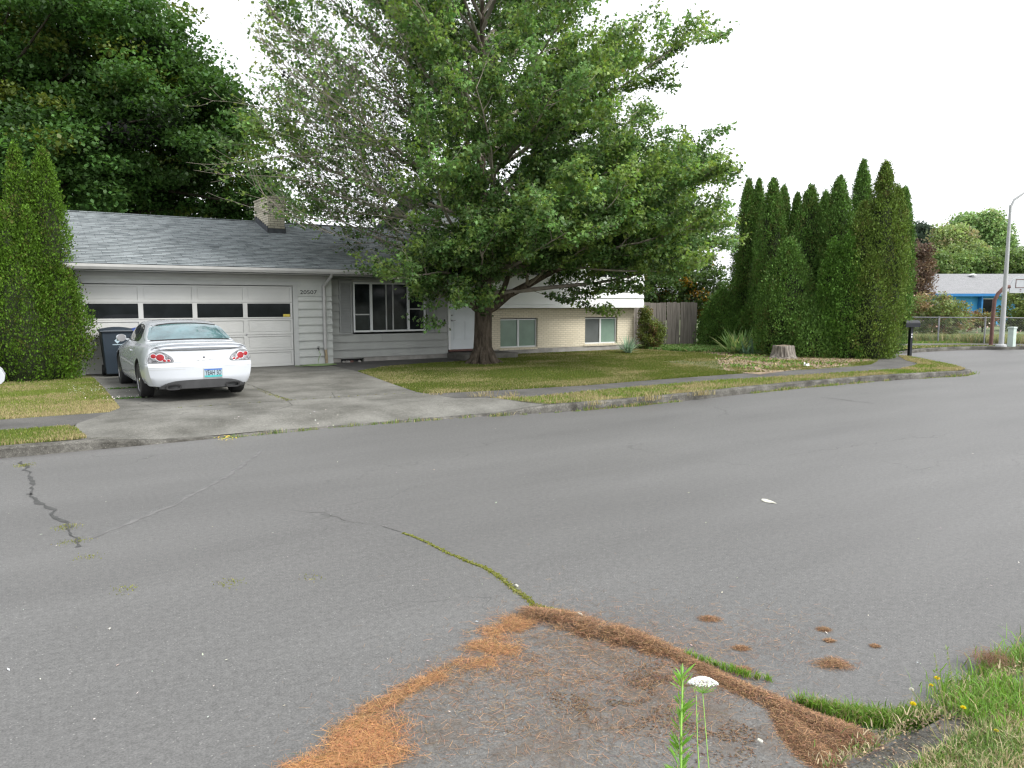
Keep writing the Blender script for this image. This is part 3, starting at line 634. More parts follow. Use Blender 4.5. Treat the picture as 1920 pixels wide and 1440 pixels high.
scrap(968, 1098, .045, 'small white oval petal beside the mossy crack', col='scrap', name='petal', seed=4, h=.006)
scrap(1512, 686, .26, 'crumpled white paper on the bare bed below the stump', z=.16, h=.07, seed=5)
scrap(1088, 1152, .04, 'white petal on the near needle pile', z=.03, col='scrap', name='petal', seed=6, h=.006)
scrap(1425, 1389, .035, 'white petal on the broad needle heap near the kerb', z=.03, col='scrap', name='petal', seed=8, h=.006)
#GROUND_END

# ================================================================== NEAR VERGE: needles, grass, weeds
def needles(name, X, Y, Z, ln, w, cols, label, flat_=.12, parent=None, dirs=None):
    n = len(X); w = w*.72; ln = ln*.8; D = rand_dirs(n)*[1, 1, flat_]
    if dirs is not None: D = D*.55+dirs
    T = [(-.5*w, -.5, 0), (.5*w, -.5, 0), (.5*w, .5, 0), (-.5*w, .5, 0)]
    V, F, C_ = scatter(np.stack([X, Y, Z], 1), D, ln*(.5+.9*rng.random(n)), T, [(0, 1, 2), (0, 2, 3)], cols, up=rand_dirs(n)*[.5, .5, 0]+[0, 0, 1])
    o = npmesh(name, V, F, 'needle', C_, parent); return o
def band(pts, n):        # pts: px, py, half width (m), weight
    W = [(*g2(p[0], p[1]), p[2], p[3]) for p in pts]; L = subdiv_line(W, .04); L = np.array(L); pr = L[:, 3]*L[:, 2]; pr /= pr.sum(); i = rng.choice(len(L), n, p=pr)
    r = rng.normal(size=(n, 2))*.5*(1+.9*(rng.random((n, 1)) < .18)); return L[i, 0]+r[:, 0]*L[i, 2], L[i, 1]+r[:, 1]*L[i, 2], L[i, 2], r
PILE = [(985, 1152, .10, 1), (1060, 1165, .14, 1.1), (1120, 1185, .15, 1.2), (1190, 1205, .13, 1.3), (1250, 1225, .09, 1.5), (1310, 1252, .055, 1.6), (1370, 1285, .06, 1.8), (1430, 1310, .07, 1.8), (1500, 1345, .085, 1.7), (1560, 1375, .12, 1.6), (1600, 1392, .12, 1.4)]
HEAP = [(1470, 1345, .06, 1.5), (1510, 1390, .085, 1.6), (1545, 1430, .08, 1.5), (1480, 1375, .05, 1.4), (1560, 1400, .08, 1.3), (1620, 1385, .05, 1.2)]
FAN = [(985, 1165, .12, 1), (930, 1190, .10, .7), (890, 1215, .08, .6), (960, 1225, .12, .5), (880, 1250, .08, .6), (800, 1275, .06, .6), (740, 1310, .05, .7), (690, 1340, .06, .9), (660, 1375, .08, 1.1), (650, 1420, .10, 1.1), (600, 1450, .10, .9)]
nc = lambda n: tint([.32, .19, .105], n, .6, [.13, .08, .05], .3)
def hump(r, hw, k): return np.abs(k*hw*np.exp(-(r**2).sum(1)*1.5))
x, y, hw, r = band(PILE, 64000); r2 = (r**2).sum(1)*4; k = rng.random(len(x)) < np.clip(1.5*fbm(x*11, y*11, 3)-.1-.10*r2, .03, 1); x, y, hw, r = x[k], y[k], hw[k], r[k]; o = needles('needle_pile', x, y, .004+hump(r, hw, .42)*rng.random(len(x))**.5, .055, .035, nc(len(x)), ''); tag(o, 'long drift of dry orange conifer needles curving across the road to the kerb', 'needles', None, 'stuff')
x, y, hw, r = band(HEAP, 26000); o = needles('needle_pile', x, y, .004+hump(r, hw, .4)*rng.random(len(x))**.5, .05, .035, nc(len(x)), ''); tag(o, 'broad matted heap of tan conifer needles by the near kerb', 'needles', None, 'stuff')
x, y, hw, r = band(FAN, 26000); k = rng.random(len(x)) < np.clip((fbm(x*10, y*10, 3)-.3)*2.2, .04, 1); x, y = x[k], y[k]; o = needles('needle_pile', x, y, .004+.012*rng.random(len(x)), .06, .03, tint([.40, .225, .11], len(x), .45, [.18, .1, .055], .18), ''); tag(o, 'thin fan of scattered orange needles trailing to the bottom left', 'needles', None, 'stuff')
P = []
for c, s, k in [((690, 1385), .09, 2500), ((655, 1430), .10, 3000), ((560, 1445), .05, 700), ((730, 1420), .06, 800)]:
    q = g2(*c); P += [(q[0]+rng.normal()*s, q[1]+rng.normal()*s*.7) for _ in range(k)]
P = np.array(P); o = needles('needle_pile', P[:, 0], P[:, 1], .004+.02*rng.random(len(P)), .06, .03, tint([.42, .225, .105], len(P), .45), ''); tag(o, 'matted patch of orange needles at the bottom edge', 'needles', None, 'stuff')
# loose needles over apron and road
x, y, hw, r = band([(1000, 1150, .5, 1), (1250, 1200, .45, 1), (1500, 1180, .4, .5), (1200, 1300, .5, .9), (950, 1300, .5, .6), (1350, 1380, .5, 1), (800, 1380, .4, .5), (1100, 1180, .3, 2), (1400, 1290, .22, 2), (850, 1250, .2, 2), (680, 1380, .2, 2)], 15000)
k = y > .9; x, y = x[k], y[k]; o = needles('loose_needles', x, y, .008+.004*rng.random(len(x)), .05, .03, nc(len(x)), '', .03); tag(o, 'loose single dry needles scattered over the asphalt', 'needles', None, 'stuff')
# dark crumbs of humus on the apron
x, y, hw, r = band([(1180, 1300, .22, 1), (1260, 1260, .15, 1.3), (1110, 1345, .10, .8), (1030, 1305, .05, .7), (1400, 1380, .2, 1), (1320, 1400, .25, .8)], 5000)
n = len(x); k = fbm(x*7, y*7, 3) > .45; x, y = x[k], y[k]; n = len(x)
V, F, Cc = scatter(np.stack([x, y, .008+.003*rng.random(n)], 1), rand_dirs(n)*[1, 1, .2], .006+.01*rng.random(n), OVAL, OVALF, tint([.14, .09, .055], n, .5), up=rand_dirs(n)*[.3, .3, 0]+[0, 0, 1])
tag(npmesh('needle_crumbs', V, F, 'needle', Cc), 'dark brown crumbs of rotted needles on the apron', 'debris', None, 'stuff')
for i, (px, py, s, lab) in enumerate([(1563, 1246, .085, 'largest separate clump of needles on the road above the near grass'), (1390, 1216, .035, 'small clump of needles beside the drift on its road side'),
        (1545, 1181, .03, 'small needle clump farthest right of the loose ones'), (1330, 1161, .05, 'flat wisp of needles above the drift'), (1555, 1202, .02, 'tiny needle clump just above the largest separate clump'),
        (1392, 1256, .04, 'needle clump touching the green gutter grass beside the drift'), (1641, 1212, .018, 'tiny lone needle clump out on the road at right')]):
    q = g2(px, py); n = int(260+s*16000); rr = rng.normal(size=(n, 2))*[s*.55, s*.38]; X = q[0]+rr[:, 0]*rtv[0]+rr[:, 1]*.5; Y = q[1]+rr[:, 0]*rtv[1]+rr[:, 1]*.8
    o = needles('needle_clump', X-q[0], Y-q[1], .004+.25*s*np.exp(-(rr**2).sum(1)/(s*s*.4))*rng.random(n), .04, .035, nc(n), ''); o.location = (q[0], q[1], 0); tag(o, lab, 'needle clump', 'clumps of dry needles on the road')
# near verge grass
VZ = .125
def inview(X, Y, m=60):
    d = np.stack([X, Y, np.full(len(X), -CH+.15)], 1); zz = d@fwv; px = 960+FPX*(d@rtv)/zz; py = 720-FPX*(d@upv)/zz; return (zz > 0) & (px > -m) & (px < 1920+m) & (py > 0) & (py < 1440+220)
X, Y = sample(near_poly, 900000, (.8, -.5, 9, 1.5)); k = inview(X, Y); X, Y = X[k], Y[k]
fld = fbm(X*2.2+3, Y*2.2, 4); k = rng.random(len(X)) < .45; X, Y, fld = X[k], Y[k], fld[k]
dry = np.clip(.92+2.6*(fld-.5)-.25*(Y > 1.25), .2, .98)
grassmesh('grass', X, Y, VZ+0*X, .045+.02*(dry < .5), .0045, dry, 'tangled green and bleached grass on the near verge at lower right', bend=1.1, g1=np.array([.10, .19, .05]), g2=np.array([.2, .3, .08]), straw=np.array([.55, .47, .3]))
# bright grass in the near gutter and over the kerb
x, y, hw, r = band([(1500, 1320, .02, .6), (1560, 1338, .035, 1), (1620, 1350, .05, 1.2), (1680, 1360, .05, 1.1), (1740, 1345, .05, .9)], 5200)
grassmesh('grass', x, y, 0*x, .06, .005, .25+0*x, 'bright green grass sprouting in the near gutter beside the needles', bend=.9, g1=np.array([.10, .21, .03]), g2=np.array([.18, .32, .05]))
x, y, hw, r = band([(1290, 1232, .015, .7), (1400, 1270, .02, 1), (1440, 1278, .015, .7)], 600)
grassmesh('grass', x, y, .01+0*x, .035, .004, .1+0*x, 'small green tufts along the road side of the needle drift', bend=.9, g1=np.array([.12, .25, .03]), g2=np.array([.2, .33, .06]))
X = rng.uniform(3.3, 6.5, 9000); Y = 1.52+rng.normal(size=9000)*.09-.02; X2 = rng.uniform(3.5, 6.5, 5000); Y2 = 1.72+np.abs(rng.normal(size=5000))*.07
w_ = fbm(X*3, Y*0+2, 3) > .42; w2 = fbm(X2*2.4, Y2*0+5, 3) > .46-.05*(X2 > 4)
grassmesh('grass', np.r_[X[w_], X2[w2]], np.r_[Y[w_], Y2[w2]], np.r_[VZ+0*X[w_], 0*X2[w2]], .085, .005, .12+0*np.r_[X[w_], X2[w2]], 'green grass hanging over the near kerb at the right edge', bend=1.0, g1=np.array([.12, .24, .04]), g2=np.array([.2, .36, .07]))
q = [(g2(1858, 1258)[0]+rng.normal()*.05, g2(1858, 1258)[1]+rng.normal()*.05) for _ in range(1300)]; q = np.array(q)
o = needles('needle_clump', q[:, 0]-q[0, 0], q[:, 1]-q[0, 1], .01+.06*rng.random(len(q)), .05, .04, tint([.2, .12, .07], len(q), .4), '', .5); o.location = (q[0, 0], q[0, 1], 0.02); tag(o, 'dark brown clump of old needles against the right grass edge', 'needle clump', 'clumps of dry needles on the road')
M['stem'] = pm('green_stem', (.2, .38, .06), .5, .15, 20)
M['drystem'] = pm('dry_stem', (.25, .25, .1), .6, .2, 20)
def plant(name, label, cat, base, top, n, ln, w, col, stem='stem', sr=.004, up=.7, low=.1, lw=None):
    t = thing(name, label, cat, tuple(base)); b = MB(); L = np.array(top)-np.array(base); pts = [L*s+np.array([.012*math.sin(6*s), .01*math.cos(5*s)-.01, 0]) for s in np.linspace(0, 1, 9)]
    b.tube(pts, list(np.linspace(sr, sr*.45, 9)), stem, 6); b.build('stem', t, True)
    s = low+(1-low)*rng.random(n)**.8; a = rng.uniform(0, 2*math.pi, n); D = np.stack([np.cos(a), np.sin(a), up+.5*rng.random(n)], 1); D /= np.linalg.norm(D, axis=1, keepdims=True)
    S = ln*(.55+.6*rng.random(n))*(1.05-.5*s); P = L[None]*s[:, None]+D*S[:, None]*.5
    T = [(0, -.5, 0), (w*.8, -.2, .02), (w, .1, .0), (0, .5, -.12), (-w, .1, .0), (-w*.8, -.2, .02)]
    V, F, Cc = scatter(P, D, S, T, [(0, 1, 5), (1, 2, 4), (1, 4, 5), (2, 3, 4)], tint(col, n, .2)); npmesh('leaves', V, F, 'leaf', Cc, t); return t
plant('horseweed', 'tall bright green narrow leaved weed rising from the bottom edge', 'weed', (1.12, 1.08, VZ), ZP(1278, 1268, 2.0), 330, .085, .055, [.17, .34, .06], sr=.0055, up=.9, low=.15)
plant('weed_stem', 'thin pale green weed stalk just right of the tall horseweed', 'weed', (1.16, 1.0, VZ), ZP(1303, 1300, 2.0), 40, .05, .05, [.22, .36, .1], sr=.0025, low=.3)
lt = ZP(1318, 1281, 2.15); t = thing('queen_annes_lace', 'wild carrot flower head, white and flat, on a thin stalk at bottom', 'flower', (1.3, 1.1, VZ))
base = np.array([1.3, 1.1, VZ]); top = np.array(lt); b = MB(); b.tube([(0, 0, 0), (top-base)*.5+[.02, 0, 0], top-base-[0, 0, .03]], [.0018, .0015, .0012], 'stem', 6)
for k in range(22):
    a = 2*math.pi*k/22; rr = .036*(1 if k % 2 else .55); b.tube([top-base-[0, 0, .03], top-base+[rr*math.cos(a), rr*math.sin(a), -.008]], .0008, 'stem', 4)
b.build('stem', t); n = 1500; a = rng.uniform(0, 6.283, n); rr = .042*np.sqrt(rng.random(n)); P = np.stack([rr*np.cos(a), rr*np.sin(a), .014-9*rr**2+.004*rng.random(n)], 1); tl_ = R(17); Pf = P@FW2; P = P+np.outer(Pf*(math.cos(tl_)-1)+P[:, 2]*math.sin(tl_), FW2)+np.outer(-Pf*math.sin(tl_)+P[:, 2]*(math.cos(tl_)-1), [0, 0, 1.]); P = P+(top-base)
V, F, Cc = scatter(P, rand_dirs(n)*[1, 1, .3], .003+.003*rng.random(n), OVAL, OVALF, tint([.8, .82, .8], n, .06), up=rand_dirs(n)*[.3, .3, 0]+[0, 0, 1]); npmesh('flower_head', V, F, 'flower', Cc, t)
def dandelion(base, top, label, yellow=True, ray_=.014):
    t = thing('dandelion', label, 'flower', tuple(base)); b = MB(); L = np.array(top)-np.array(base); b.tube([(0, 0, 0), L*.5+[.01, 0, 0], L], .0016, 'drystem', 5); b.build('stem', t)
    n = 160; D = rand_dirs(n); D[:, 2] = np.abs(D[:, 2])*.6; V, F, Cc = scatter(L+D*ray_*.42, D, np.full(n, ray_*.75), [(-.1, -.5, 0), (.1, -.5, 0), (.12, .5, 0), (-.12, .5, 0)], [(0, 1, 2), (0, 2, 3)], tint([.72, .64, .05] if yellow else [.7, .7, .62], n, .1)); npmesh('flower_head', V, F, 'flower', Cc, t)
for i, (bx, tp, lab, yl, rr) in enumerate([((1760, 1390), (1712, 1320), 'yellow dandelion leaning left over the near kerb', True, .016), ((1790, 1400), (1806, 1327), 'yellow dandelion among the grass right of the leaning one', True, .014),
        ((1780, 1380), (1757, 1272), 'tallest yellow dandelion standing against the road', True, .015), ((1790, 1385), (1746, 1285), 'small yellow dandelion close below the tallest one', True, .011), ((1765, 1375), (1709, 1293), 'faded seed head on a long stalk leaning left', False, .013), ((1905, 1400), (1868, 1370), 'low yellow dandelion in the dry grass at the right', True, .011)]):
    B = G(bx[0], bx[1], VZ); d = ray(*tp); tt = math.dist((0, 0), B[:2])/math.hypot(d[0], d[1]); dandelion(B, (d[0]*tt, d[1]*tt, CH+d[2]*tt), lab, yl, rr)
for i, (bx, tp, n_, lab) in enumerate([((1770, 1400), (1750, 1222), 26, 'thin seeding weed, left of two tall ones at the verge'), ((1790, 1390), (1774, 1215), 30, 'thin seeding weed, right of two tall ones at the verge'), ((1915, 1330), (1905, 1190), 30, 'tall wispy weed at the right picture edge')]):
    B = G(bx[0], bx[1], VZ); d = ray(*tp); tt = math.dist((0, 0), B[:2])/math.hypot(d[0], d[1]); plant('weed_stem', lab, 'weed', B, (d[0]*tt, d[1]*tt, CH+d[2]*tt), n_, .035, .12, [.17, .27, .08], 'drystem', sr=.002, low=.2)
X = rng.uniform(2.5, 6.8, 16000); Y = 1.55+rng.normal(size=16000)*.065; k = fbm(X*2.6+9, Y*7, 3) > .40; X, Y = X[k], Y[k]
grassmesh('grass', X, Y, .132+0*X, .035, .005, .55+0*X, 'dry creeping grass spilling over the stone of the near kerb', bend=1.3, g1=np.array([.09, .16, .04]), g2=np.array([.17, .25, .07]), straw=np.array([.5, .42, .27]))
X = rng.uniform(2.4, 5.5, 2600); Y = rng.uniform(1.45, 1.66, 2600); n = 2600
V, F, Cc = scatter(np.stack([X, Y, .137+.004*rng.random(n)], 1), rand_dirs(n)*[1, 1, .2], .006+.016*rng.random(n), OVAL, OVALF, tint([.12, .09, .06], n, .5, [.3, .22, .14], .3), up=rand_dirs(n)*[.3, .3, 0]+[0, 0, 1])
tag(npmesh('curb_litter', V, F, 'needle', Cc), 'crumbs and dead leaves lying on the near kerb stone', 'litter', None, 'stuff')
#NEAR_END

# ================================================================== HOUSE
HY = 20.5
house = thing('split_level_house', 'single storey and split level house with grey shingle roof, cream brick and white siding', 'house', (7, 21, .2))
def hb(mb, name, parent=house, **kw):
    o = mb.build(name, parent, **kw)
    # children are modelled in world coordinates, so undo the root's own offset
    p = parent; off = Vector((0, 0, 0))
    while p is not None: off += p.location; p = p.parent
    o.location = -off; return o
def laps(b, x0, x1, z0, z1, Y, mat, exp=.216, t=.030, seams=True, back=.04, rs=None, soft=.0):
    """lap boards on a wall that faces -Y"""
    k = 0; z = z0; rr = random.Random(int(x0*100+z0*10))
    while z < z1-.01:
        zt = min(z+exp, z1); cuts = [x0]
        if seams and x1-x0 > 2.2:
            c = x0+rr.uniform(1, 3.5)
            while c < x1-.5: cuts.append(c); c += rr.uniform(2.4, 3.6)
        cuts.append(x1)
        for a, c in zip(cuts[:-1], cuts[1:]):
            a2 = a+(.0015 if a > x0 else 0); c2 = c-(.0015 if c < x1 else 0); w_ = rr.uniform(-.002, .002)
            b.add([(a2, Y-t+w_, z), (c2, Y-t+w_, z), (c2, Y+.016, zt), (a2, Y+.016, zt), (a2, Y+back, z), (c2, Y+back, z), (c2, Y+back, zt), (a2, Y+back, zt)],
                  [(0, 1, 2, 3), (0, 4, 5, 1), (0, 3, 7, 4), (1, 5, 6, 2), (3, 2, 6, 7)], mat)
        z += exp; k += 1
ZG = .21
# walls
b = MB()
b.box(.3, 1.33, HY, HY+.15, .1, 2.64, 'siding'); b.box(1.33, 6.29, HY, HY+.15, 2.36, 2.64, 'siding')
laps(b, 6.42, 7.37, ZG+.02, 2.08, HY, 'siding', seams=False); b.box(6.42, 7.37, HY-.005, HY+.15, 2.082, 2.64, 'siding')
b.box(6.42, 7.352, HY+.045, HY+.15, .1, 2.08, 'siding'); b.box(6.29, 6.42, HY, HY+.15, .1, 2.64, 'siding')
b.box(.3, .45, HY+.16, 29.4, .1, 2.75, 'siding'); b.box(.3, 19, 29.4, 29.55, .1, 2.75, 'siding')
hb(b, 'wall', fixn=False)
b = MB(); RY = 20.9
laps(b, 7.38, 7.72, .34, 2.58, RY, 'siding_shaded', .222); 
laps(b, 7.72, 10.78, .34, 1.0, RY, 'siding_shaded', .222); laps(b, 7.72, 10.78, 2.56, 2.62, RY, 'siding_shaded'); laps(b, 10.78, 11.2, .34, 2.62, RY, 'siding_shaded', .222)
b.box(7.38, 8.1, RY+.045, RY+.15, .3, 2.62, 'siding_shaded'); b.box(10.5, 11.2, RY+.045, RY+.15, .3, 2.62, 'siding_shaded'); b.box(8.1, 10.5, RY+.045, RY+.15, .3, .98, 'siding_shaded'); b.box(8.1, 10.5, RY+.045, RY+.15, 2.48, 2.62, 'siding_shaded'); b.box(8.1, 10.48, RY-.012, RY+.044, 2.492, 2.558, 'siding_shaded')
b.box(11.2, 12.5, RY+.03, RY+.15, 2.56, 2.62, 'siding_shaded'); b.box(7.2, 7.35, HY+.16, RY+.14, .1, 2.62, 'siding')
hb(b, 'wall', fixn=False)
# foundation under the recessed wall with a vent opening
b = MB(); fy = RY+.0
b.box(7.38, 7.74, fy, fy+.14, .1, .335, 'found'); b.box(8.45, 12.3, fy, fy+.14, .1, .335, 'found'); b.box(7.74, 8.45, fy+.25, fy+.35, .1, .335, 'black'); b.box(7.74, 8.45, fy, fy+.14, .1, .2, 'found')
hb(b, 'foundation')
b = MB(); rg = random.Random(4)
for i in range(9):
    b = MB()
    x = rg.uniform(7.74, 8.42); b.lathe([(.02, 0), (.05, .02), (.045, .06), (.01, .08)], (x, fy-.03-rg.random()*.08, .18), rg.choice(['rust', 'found', 'leadb']) if False else rg.choice(['rust', 'found']), 7); hb(b, 'vent_rubble')
# garage door surround
b = MB()
b.box(1.33, 6.42, HY-.03, HY-.003, 2.36, 2.46, 'trim'); b.box(6.29, 6.42, HY-.028, HY-.003, ZG, 2.357, 'trim'); b.box(1.2, 1.33, HY-.028, HY-.003, ZG, 2.357, 'trim'); b.box(1.2, 7.36, HY-.02, HY-.006, 2.54, 2.635, 'soffit')
hb(b, 'garage_door_frame')
# garage door : four columns, five rows
GX0, GX1, GZ0, GZ1 = 1.34, 6.28, .215, 2.345
gd = MB(); gy = HY+.03; rows = 5; cols = 4; rh = (GZ1-GZ0)/rows; cw = (GX1-GX0)/cols
panes = []
for r_ in range(rows):
    z0 = GZ0+r_*rh+.004; z1 = GZ0+(r_+1)*rh-.004
    win = (r_ == 3)
    for c in range(cols):
        x0 = GX0+c*cw; x1 = x0+cw; st = .055; rl = .045 if not win else .03
        gd.box(x0, x0+st, gy, gy+.04, z0, z1, 'gdoor'); gd.box(x1-st, x1-.0005, gy, gy+.04, z0, z1, 'gdoor')
        gd.box(x0+st, x1-st, gy+.001, gy+.04, z0, z0+rl, 'gdoor'); gd.box(x0+st, x1-st, gy+.001, gy+.04, z1-rl, z1, 'gdoor')
        if win: panes.append((x0+st, x1-st, z0+rl, z1-rl))
        else:
            gd.box(x0+st, x1-st, gy+.022, gy+.04, z0+rl, z1-rl, 'gdoor')
            gd.box(x0+st+.035, x1-st-.035, gy+.012, gy+.03, z0+rl+.03, z1-rl-.03, 'gdoor')
    gd.box(GX0, GX1, gy+.02, gy+.05, z1, z1+.008, 'black')
door = hb(gd, 'garage_door'); tag(door, 'wide white panelled garage door with a row of four dark windows')
for k, (x0, x1, z0, z1) in enumerate(panes):
    b = MB(); b.box(x0, x1, gy+.025, gy+.03, z0, z1, 'dark'); hb(b, 'door_window', door)
b = MB(); x0, x1, z0, z1 = panes[3]; b.box(x1-.2, x1-.01, gy+.02, gy+.0245, z0+.01, z0+.07, 'sticker') if False else None
M['sticker'] = pm('yellow_sticker', (.5, .4, .06), .5, .2, 30)
b.box(x1-.19, x1-.01, gy+.02, gy+.0245, z0+.008, z0+.075, 'sticker'); hb(b, 'sticker', door)
b = MB(); b.lathe([(.014, -.03), (.02, -.02), (.012, 0)], (5.06, gy, 1.08), 'metal', 10, 1); hb(b, 'handle', door)
# soffit, fascia, gutter, roofs
EZ = 2.72; sl_ = .3235
b = MB(); b.box(-.1, 12.45, 19.98, HY-.03, 2.64, 2.655, 'soffit'); b.box(7.37, 12.45, HY-.03, RY+.04, 2.64, 2.655, 'soffit'); hb(b, 'soffit')
def gutter(x0, x1, y, z):
    b = MB(); b.extr([(y, z-.12), (y-.085, z-.12), (y-.12, z-.06), (y-.12, z), (y-.112, z), (y-.108, z-.05), (y-.08, z-.11), (y, z-.11)], 0, x0, x1, 'gutter'); b.box(x0, x1, y+.001, y+.03, z-.12, z+.0, 'trim'); return b
hb(gutter(-.12, 12.4, 19.98, 2.79), 'gutter')
def roofslab(name, x0, x1, ye, ze, yr, zr, mat, yb=None, th=.05, par=house):
    # object coordinates run along the slope so that shingle courses follow it
    o_ = []
    for side in (0, 1):
        if side and yb is None: continue
        y0, z0 = (ye, ze) if not side else (yb, ze-(yb-yr-(yr-ye))*0)
        L = math.hypot(yr-y0, zr-z0); ang = math.atan2(zr-z0, abs(yr-y0))
        b = MB(); w_ = x1-x0; nrow = int(L/.14)
        b.add([(0, 0, -th), (w_, 0, -th), (w_, L, -th), (0, L, -th)], [(3, 2, 1, 0)], mat)
        for i in range(nrow+1):
            a = i*.14; c = min(L, a+.14)
            if c-a < .005: continue
            b.add([(0, a, .009), (w_, a, .009), (w_, c, .001), (0, c, .001), (0, a, -.002), (w_, a, -.002)], [(0, 1, 2, 3), (4, 5, 1, 0)], mat)
        b.add([(0, 0, -th), (w_, 0, -th), (w_, 0, .0), (0, 0, .0), (0, L, -th), (w_, L, -th), (w_, L, .001), (0, L, .001)], [(0, 1, 2, 3), (0, 3, 7, 4), (1, 5, 6, 2)], mat)
        o = b.build(name, par, fixn=False)
        if not side: o.rotation_euler = (ang, 0, 0); o.location = Vector((x0, y0, z0))-par.location
        else: o.rotation_euler = (ang, 0, math.pi); o.location = Vector((x1, y0, z0))-par.location
        o_.append(o)
    return o_
roofslab('roof', -.15, 12.6, 19.86, 2.80, 25.0, 4.46, 'shingle', yb=30.14)
b = MB(); b.box(-.15, 12.5, 24.9, 25.1, 4.445, 4.475, 'shingle'); hb(b, 'ridge_cap')
# gable end at left
b = MB(); b.extr([(20.5, 2.6), (29.5, 2.6), (25, 4.35)], 0, .3, .42, 'siding'); hb(b, 'gable')
# chimney
ch = MB(); ch.box(6.56, 7.06, 23.6, 25.1, 3.3, 5.06, 'chimbrick'); cho = hb(ch, 'chimney')
b = MB(); b.box(6.54, 7.08, 23.58, 25.12, 5.062, 5.10, 'chimbrick'); b.box(6.65, 6.97, 23.75, 24.9, 5.10, 5.13, 'found'); hb(b, 'chimney_cap', cho)
b = MB(); b.box(6.53, 7.09, 23.57, 23.598, 3.98, 4.14, 'lead')
for i in range(7):
    y0 = 23.6+i*.2; z = 2.8+(y0-19.86)*sl_; b.box(6.535, 6.557, y0, y0+.197, z, z+.2, 'lead'); b.box(7.063, 7.085, y0, y0+.197, z, z+.2, 'lead')
hb(b, 'flashing', cho)
# downspout
b = MB(); y = 19.9; b.tube([(7.2, 19.93, 2.7), (7.2, 20.0, 2.62), (7.17, 20.3, 2.45), (7.13, HY-.07, 2.36), (7.13, HY-.07, 2.28), (7.13, HY-.07, .62)], .045, 'gutter', 8)
dsp = hb(b, 'downspout', smooth=True); b = MB(); b.tube([(7.14, HY-.07, .66), (7.16, HY-.075, .25)], .04, 'brownpipe', 8); hb(b, 'drain_pipe', dsp)
b = MB(); b.box(7.33, 7.375, HY-.035, HY-.002, .22, 2.62, 'siding') if False else None
# address numbers
text_o = text_on_wall('house_number', '20507', .15, 6.72-7, HY-.006-21, 2.185-.2, 'black', house, .006, 1.25)
# spigot
b = MB(); b.tube([(6.93, HY-.02, .66), (6.93, HY-.1, .66), (6.93, HY-.12, .63), (6.93, HY-.12, .60)], .014, 'black', 7); b.lathe([(.03, -.01), (.035, 0), (.03, .01)], (6.93, HY-.1, .70), 'black', 10); hb(b, 'spigot')
# hose
hs = MB(); pts = [(6.93, HY-.12, .59), (6.96, HY-.16, .5), (6.9, HY-.15, .36), (6.87, HY-.2, .235)]
for k in range(66):
    a = k*.29; rr = .24+.0016*k+.03*math.sin(k*.47); pts.append((6.85+rr*math.cos(a)*1.35, HY-.42+rr*.75*math.sin(a), .224+.0003*k))
pts += [(6.3, HY-.5, .23), (6.2, HY-.32, .228), (6.3, HY-.15, .228)]
hs.tube(pts, .009, 'hose', 6); o = hs.build('garden_hose', smooth=True); tag(o, 'coiled light green garden hose on the ground below the spigot', 'hose')
# picture window
pw = MB(); wy = RY-.03; X0, X1, Z0, Z1 = 8.14, 10.44, 1.06, 2.49; fr = .05; xm = [8.14, 8.70, 9.86, 10.44]
pw.box(X0, X1, wy, wy+.07, Z1-fr, Z1, 'frame'); pw.box(X0, X1, wy-.01, wy+.07, Z0, Z0+fr, 'frame')
for i, x in enumerate([X0, 8.655, 9.835, X1-fr]): pw.box(x, x+(.05 if i in (0, 3) else .07), wy+.002, wy+.07, Z0+fr, Z1-fr, 'frame')
pf = hb(pw, 'picture_window')
for (a, c, m_) in [(X0+fr, 8.655, 'interior'), (8.725, 9.835, 'interior'), (9.905, X1-fr, 'interior')]:
    b = MB(); b.box(a, c, wy+.05, wy+.055, Z0+fr, Z1-fr, m_); pane = hb(b, 'pane', pf)
b = MB(); b.box(X0+fr, 8.655, wy+.02, wy+.048, 1.55, 1.585, 'trim'); b.box(9.905, X1-fr, wy+.02, wy+.048, 1.70, 1.735, 'trim')
b.box(9.15, 9.18, wy+.015, wy+.048, Z0+fr, Z1-fr, 'trim'); b.box(9.36, 9.395, wy+.015, wy+.048, Z0+fr, Z1-fr, 'trim'); hb(b, 'glazing_bar', pf)
b = MB(); b.box(9.0, 9.13, wy+.046, wy+.049, Z0+fr, Z1-fr-.02, 'shade1') if False else None
for sx0, sx1, lab in [(7.72, 8.1, None), (10.47, 10.78, None)]:
    b = MB(); b.box(sx0, sx0+.045, RY-.045, RY-.004, 1.0, 2.53, 'shutter'); b.box(sx1-.045, sx1, RY-.045, RY-.004, 1.0, 2.53, 'shutter'); b.box(sx0+.045, sx1-.045, RY-.043, RY-.004, 1.0, 1.06, 'shutter'); b.box(sx0+.045, sx1-.045, RY-.043, RY-.004, 2.47, 2.53, 'shutter'); b.box(sx0+.045, sx1-.045, RY-.012, RY-.004, 1.06, 2.47, 'shutter')
    z = 1.07
    while z < 2.46: b.add([(sx0+.045, RY-.04, z), (sx1-.045, RY-.04, z), (sx1-.045, RY-.014, z+.038), (sx0+.045, RY-.014, z+.038)], [(0, 1, 2, 3)], 'shutter'); z += .045
    hb(b, 'shutter')
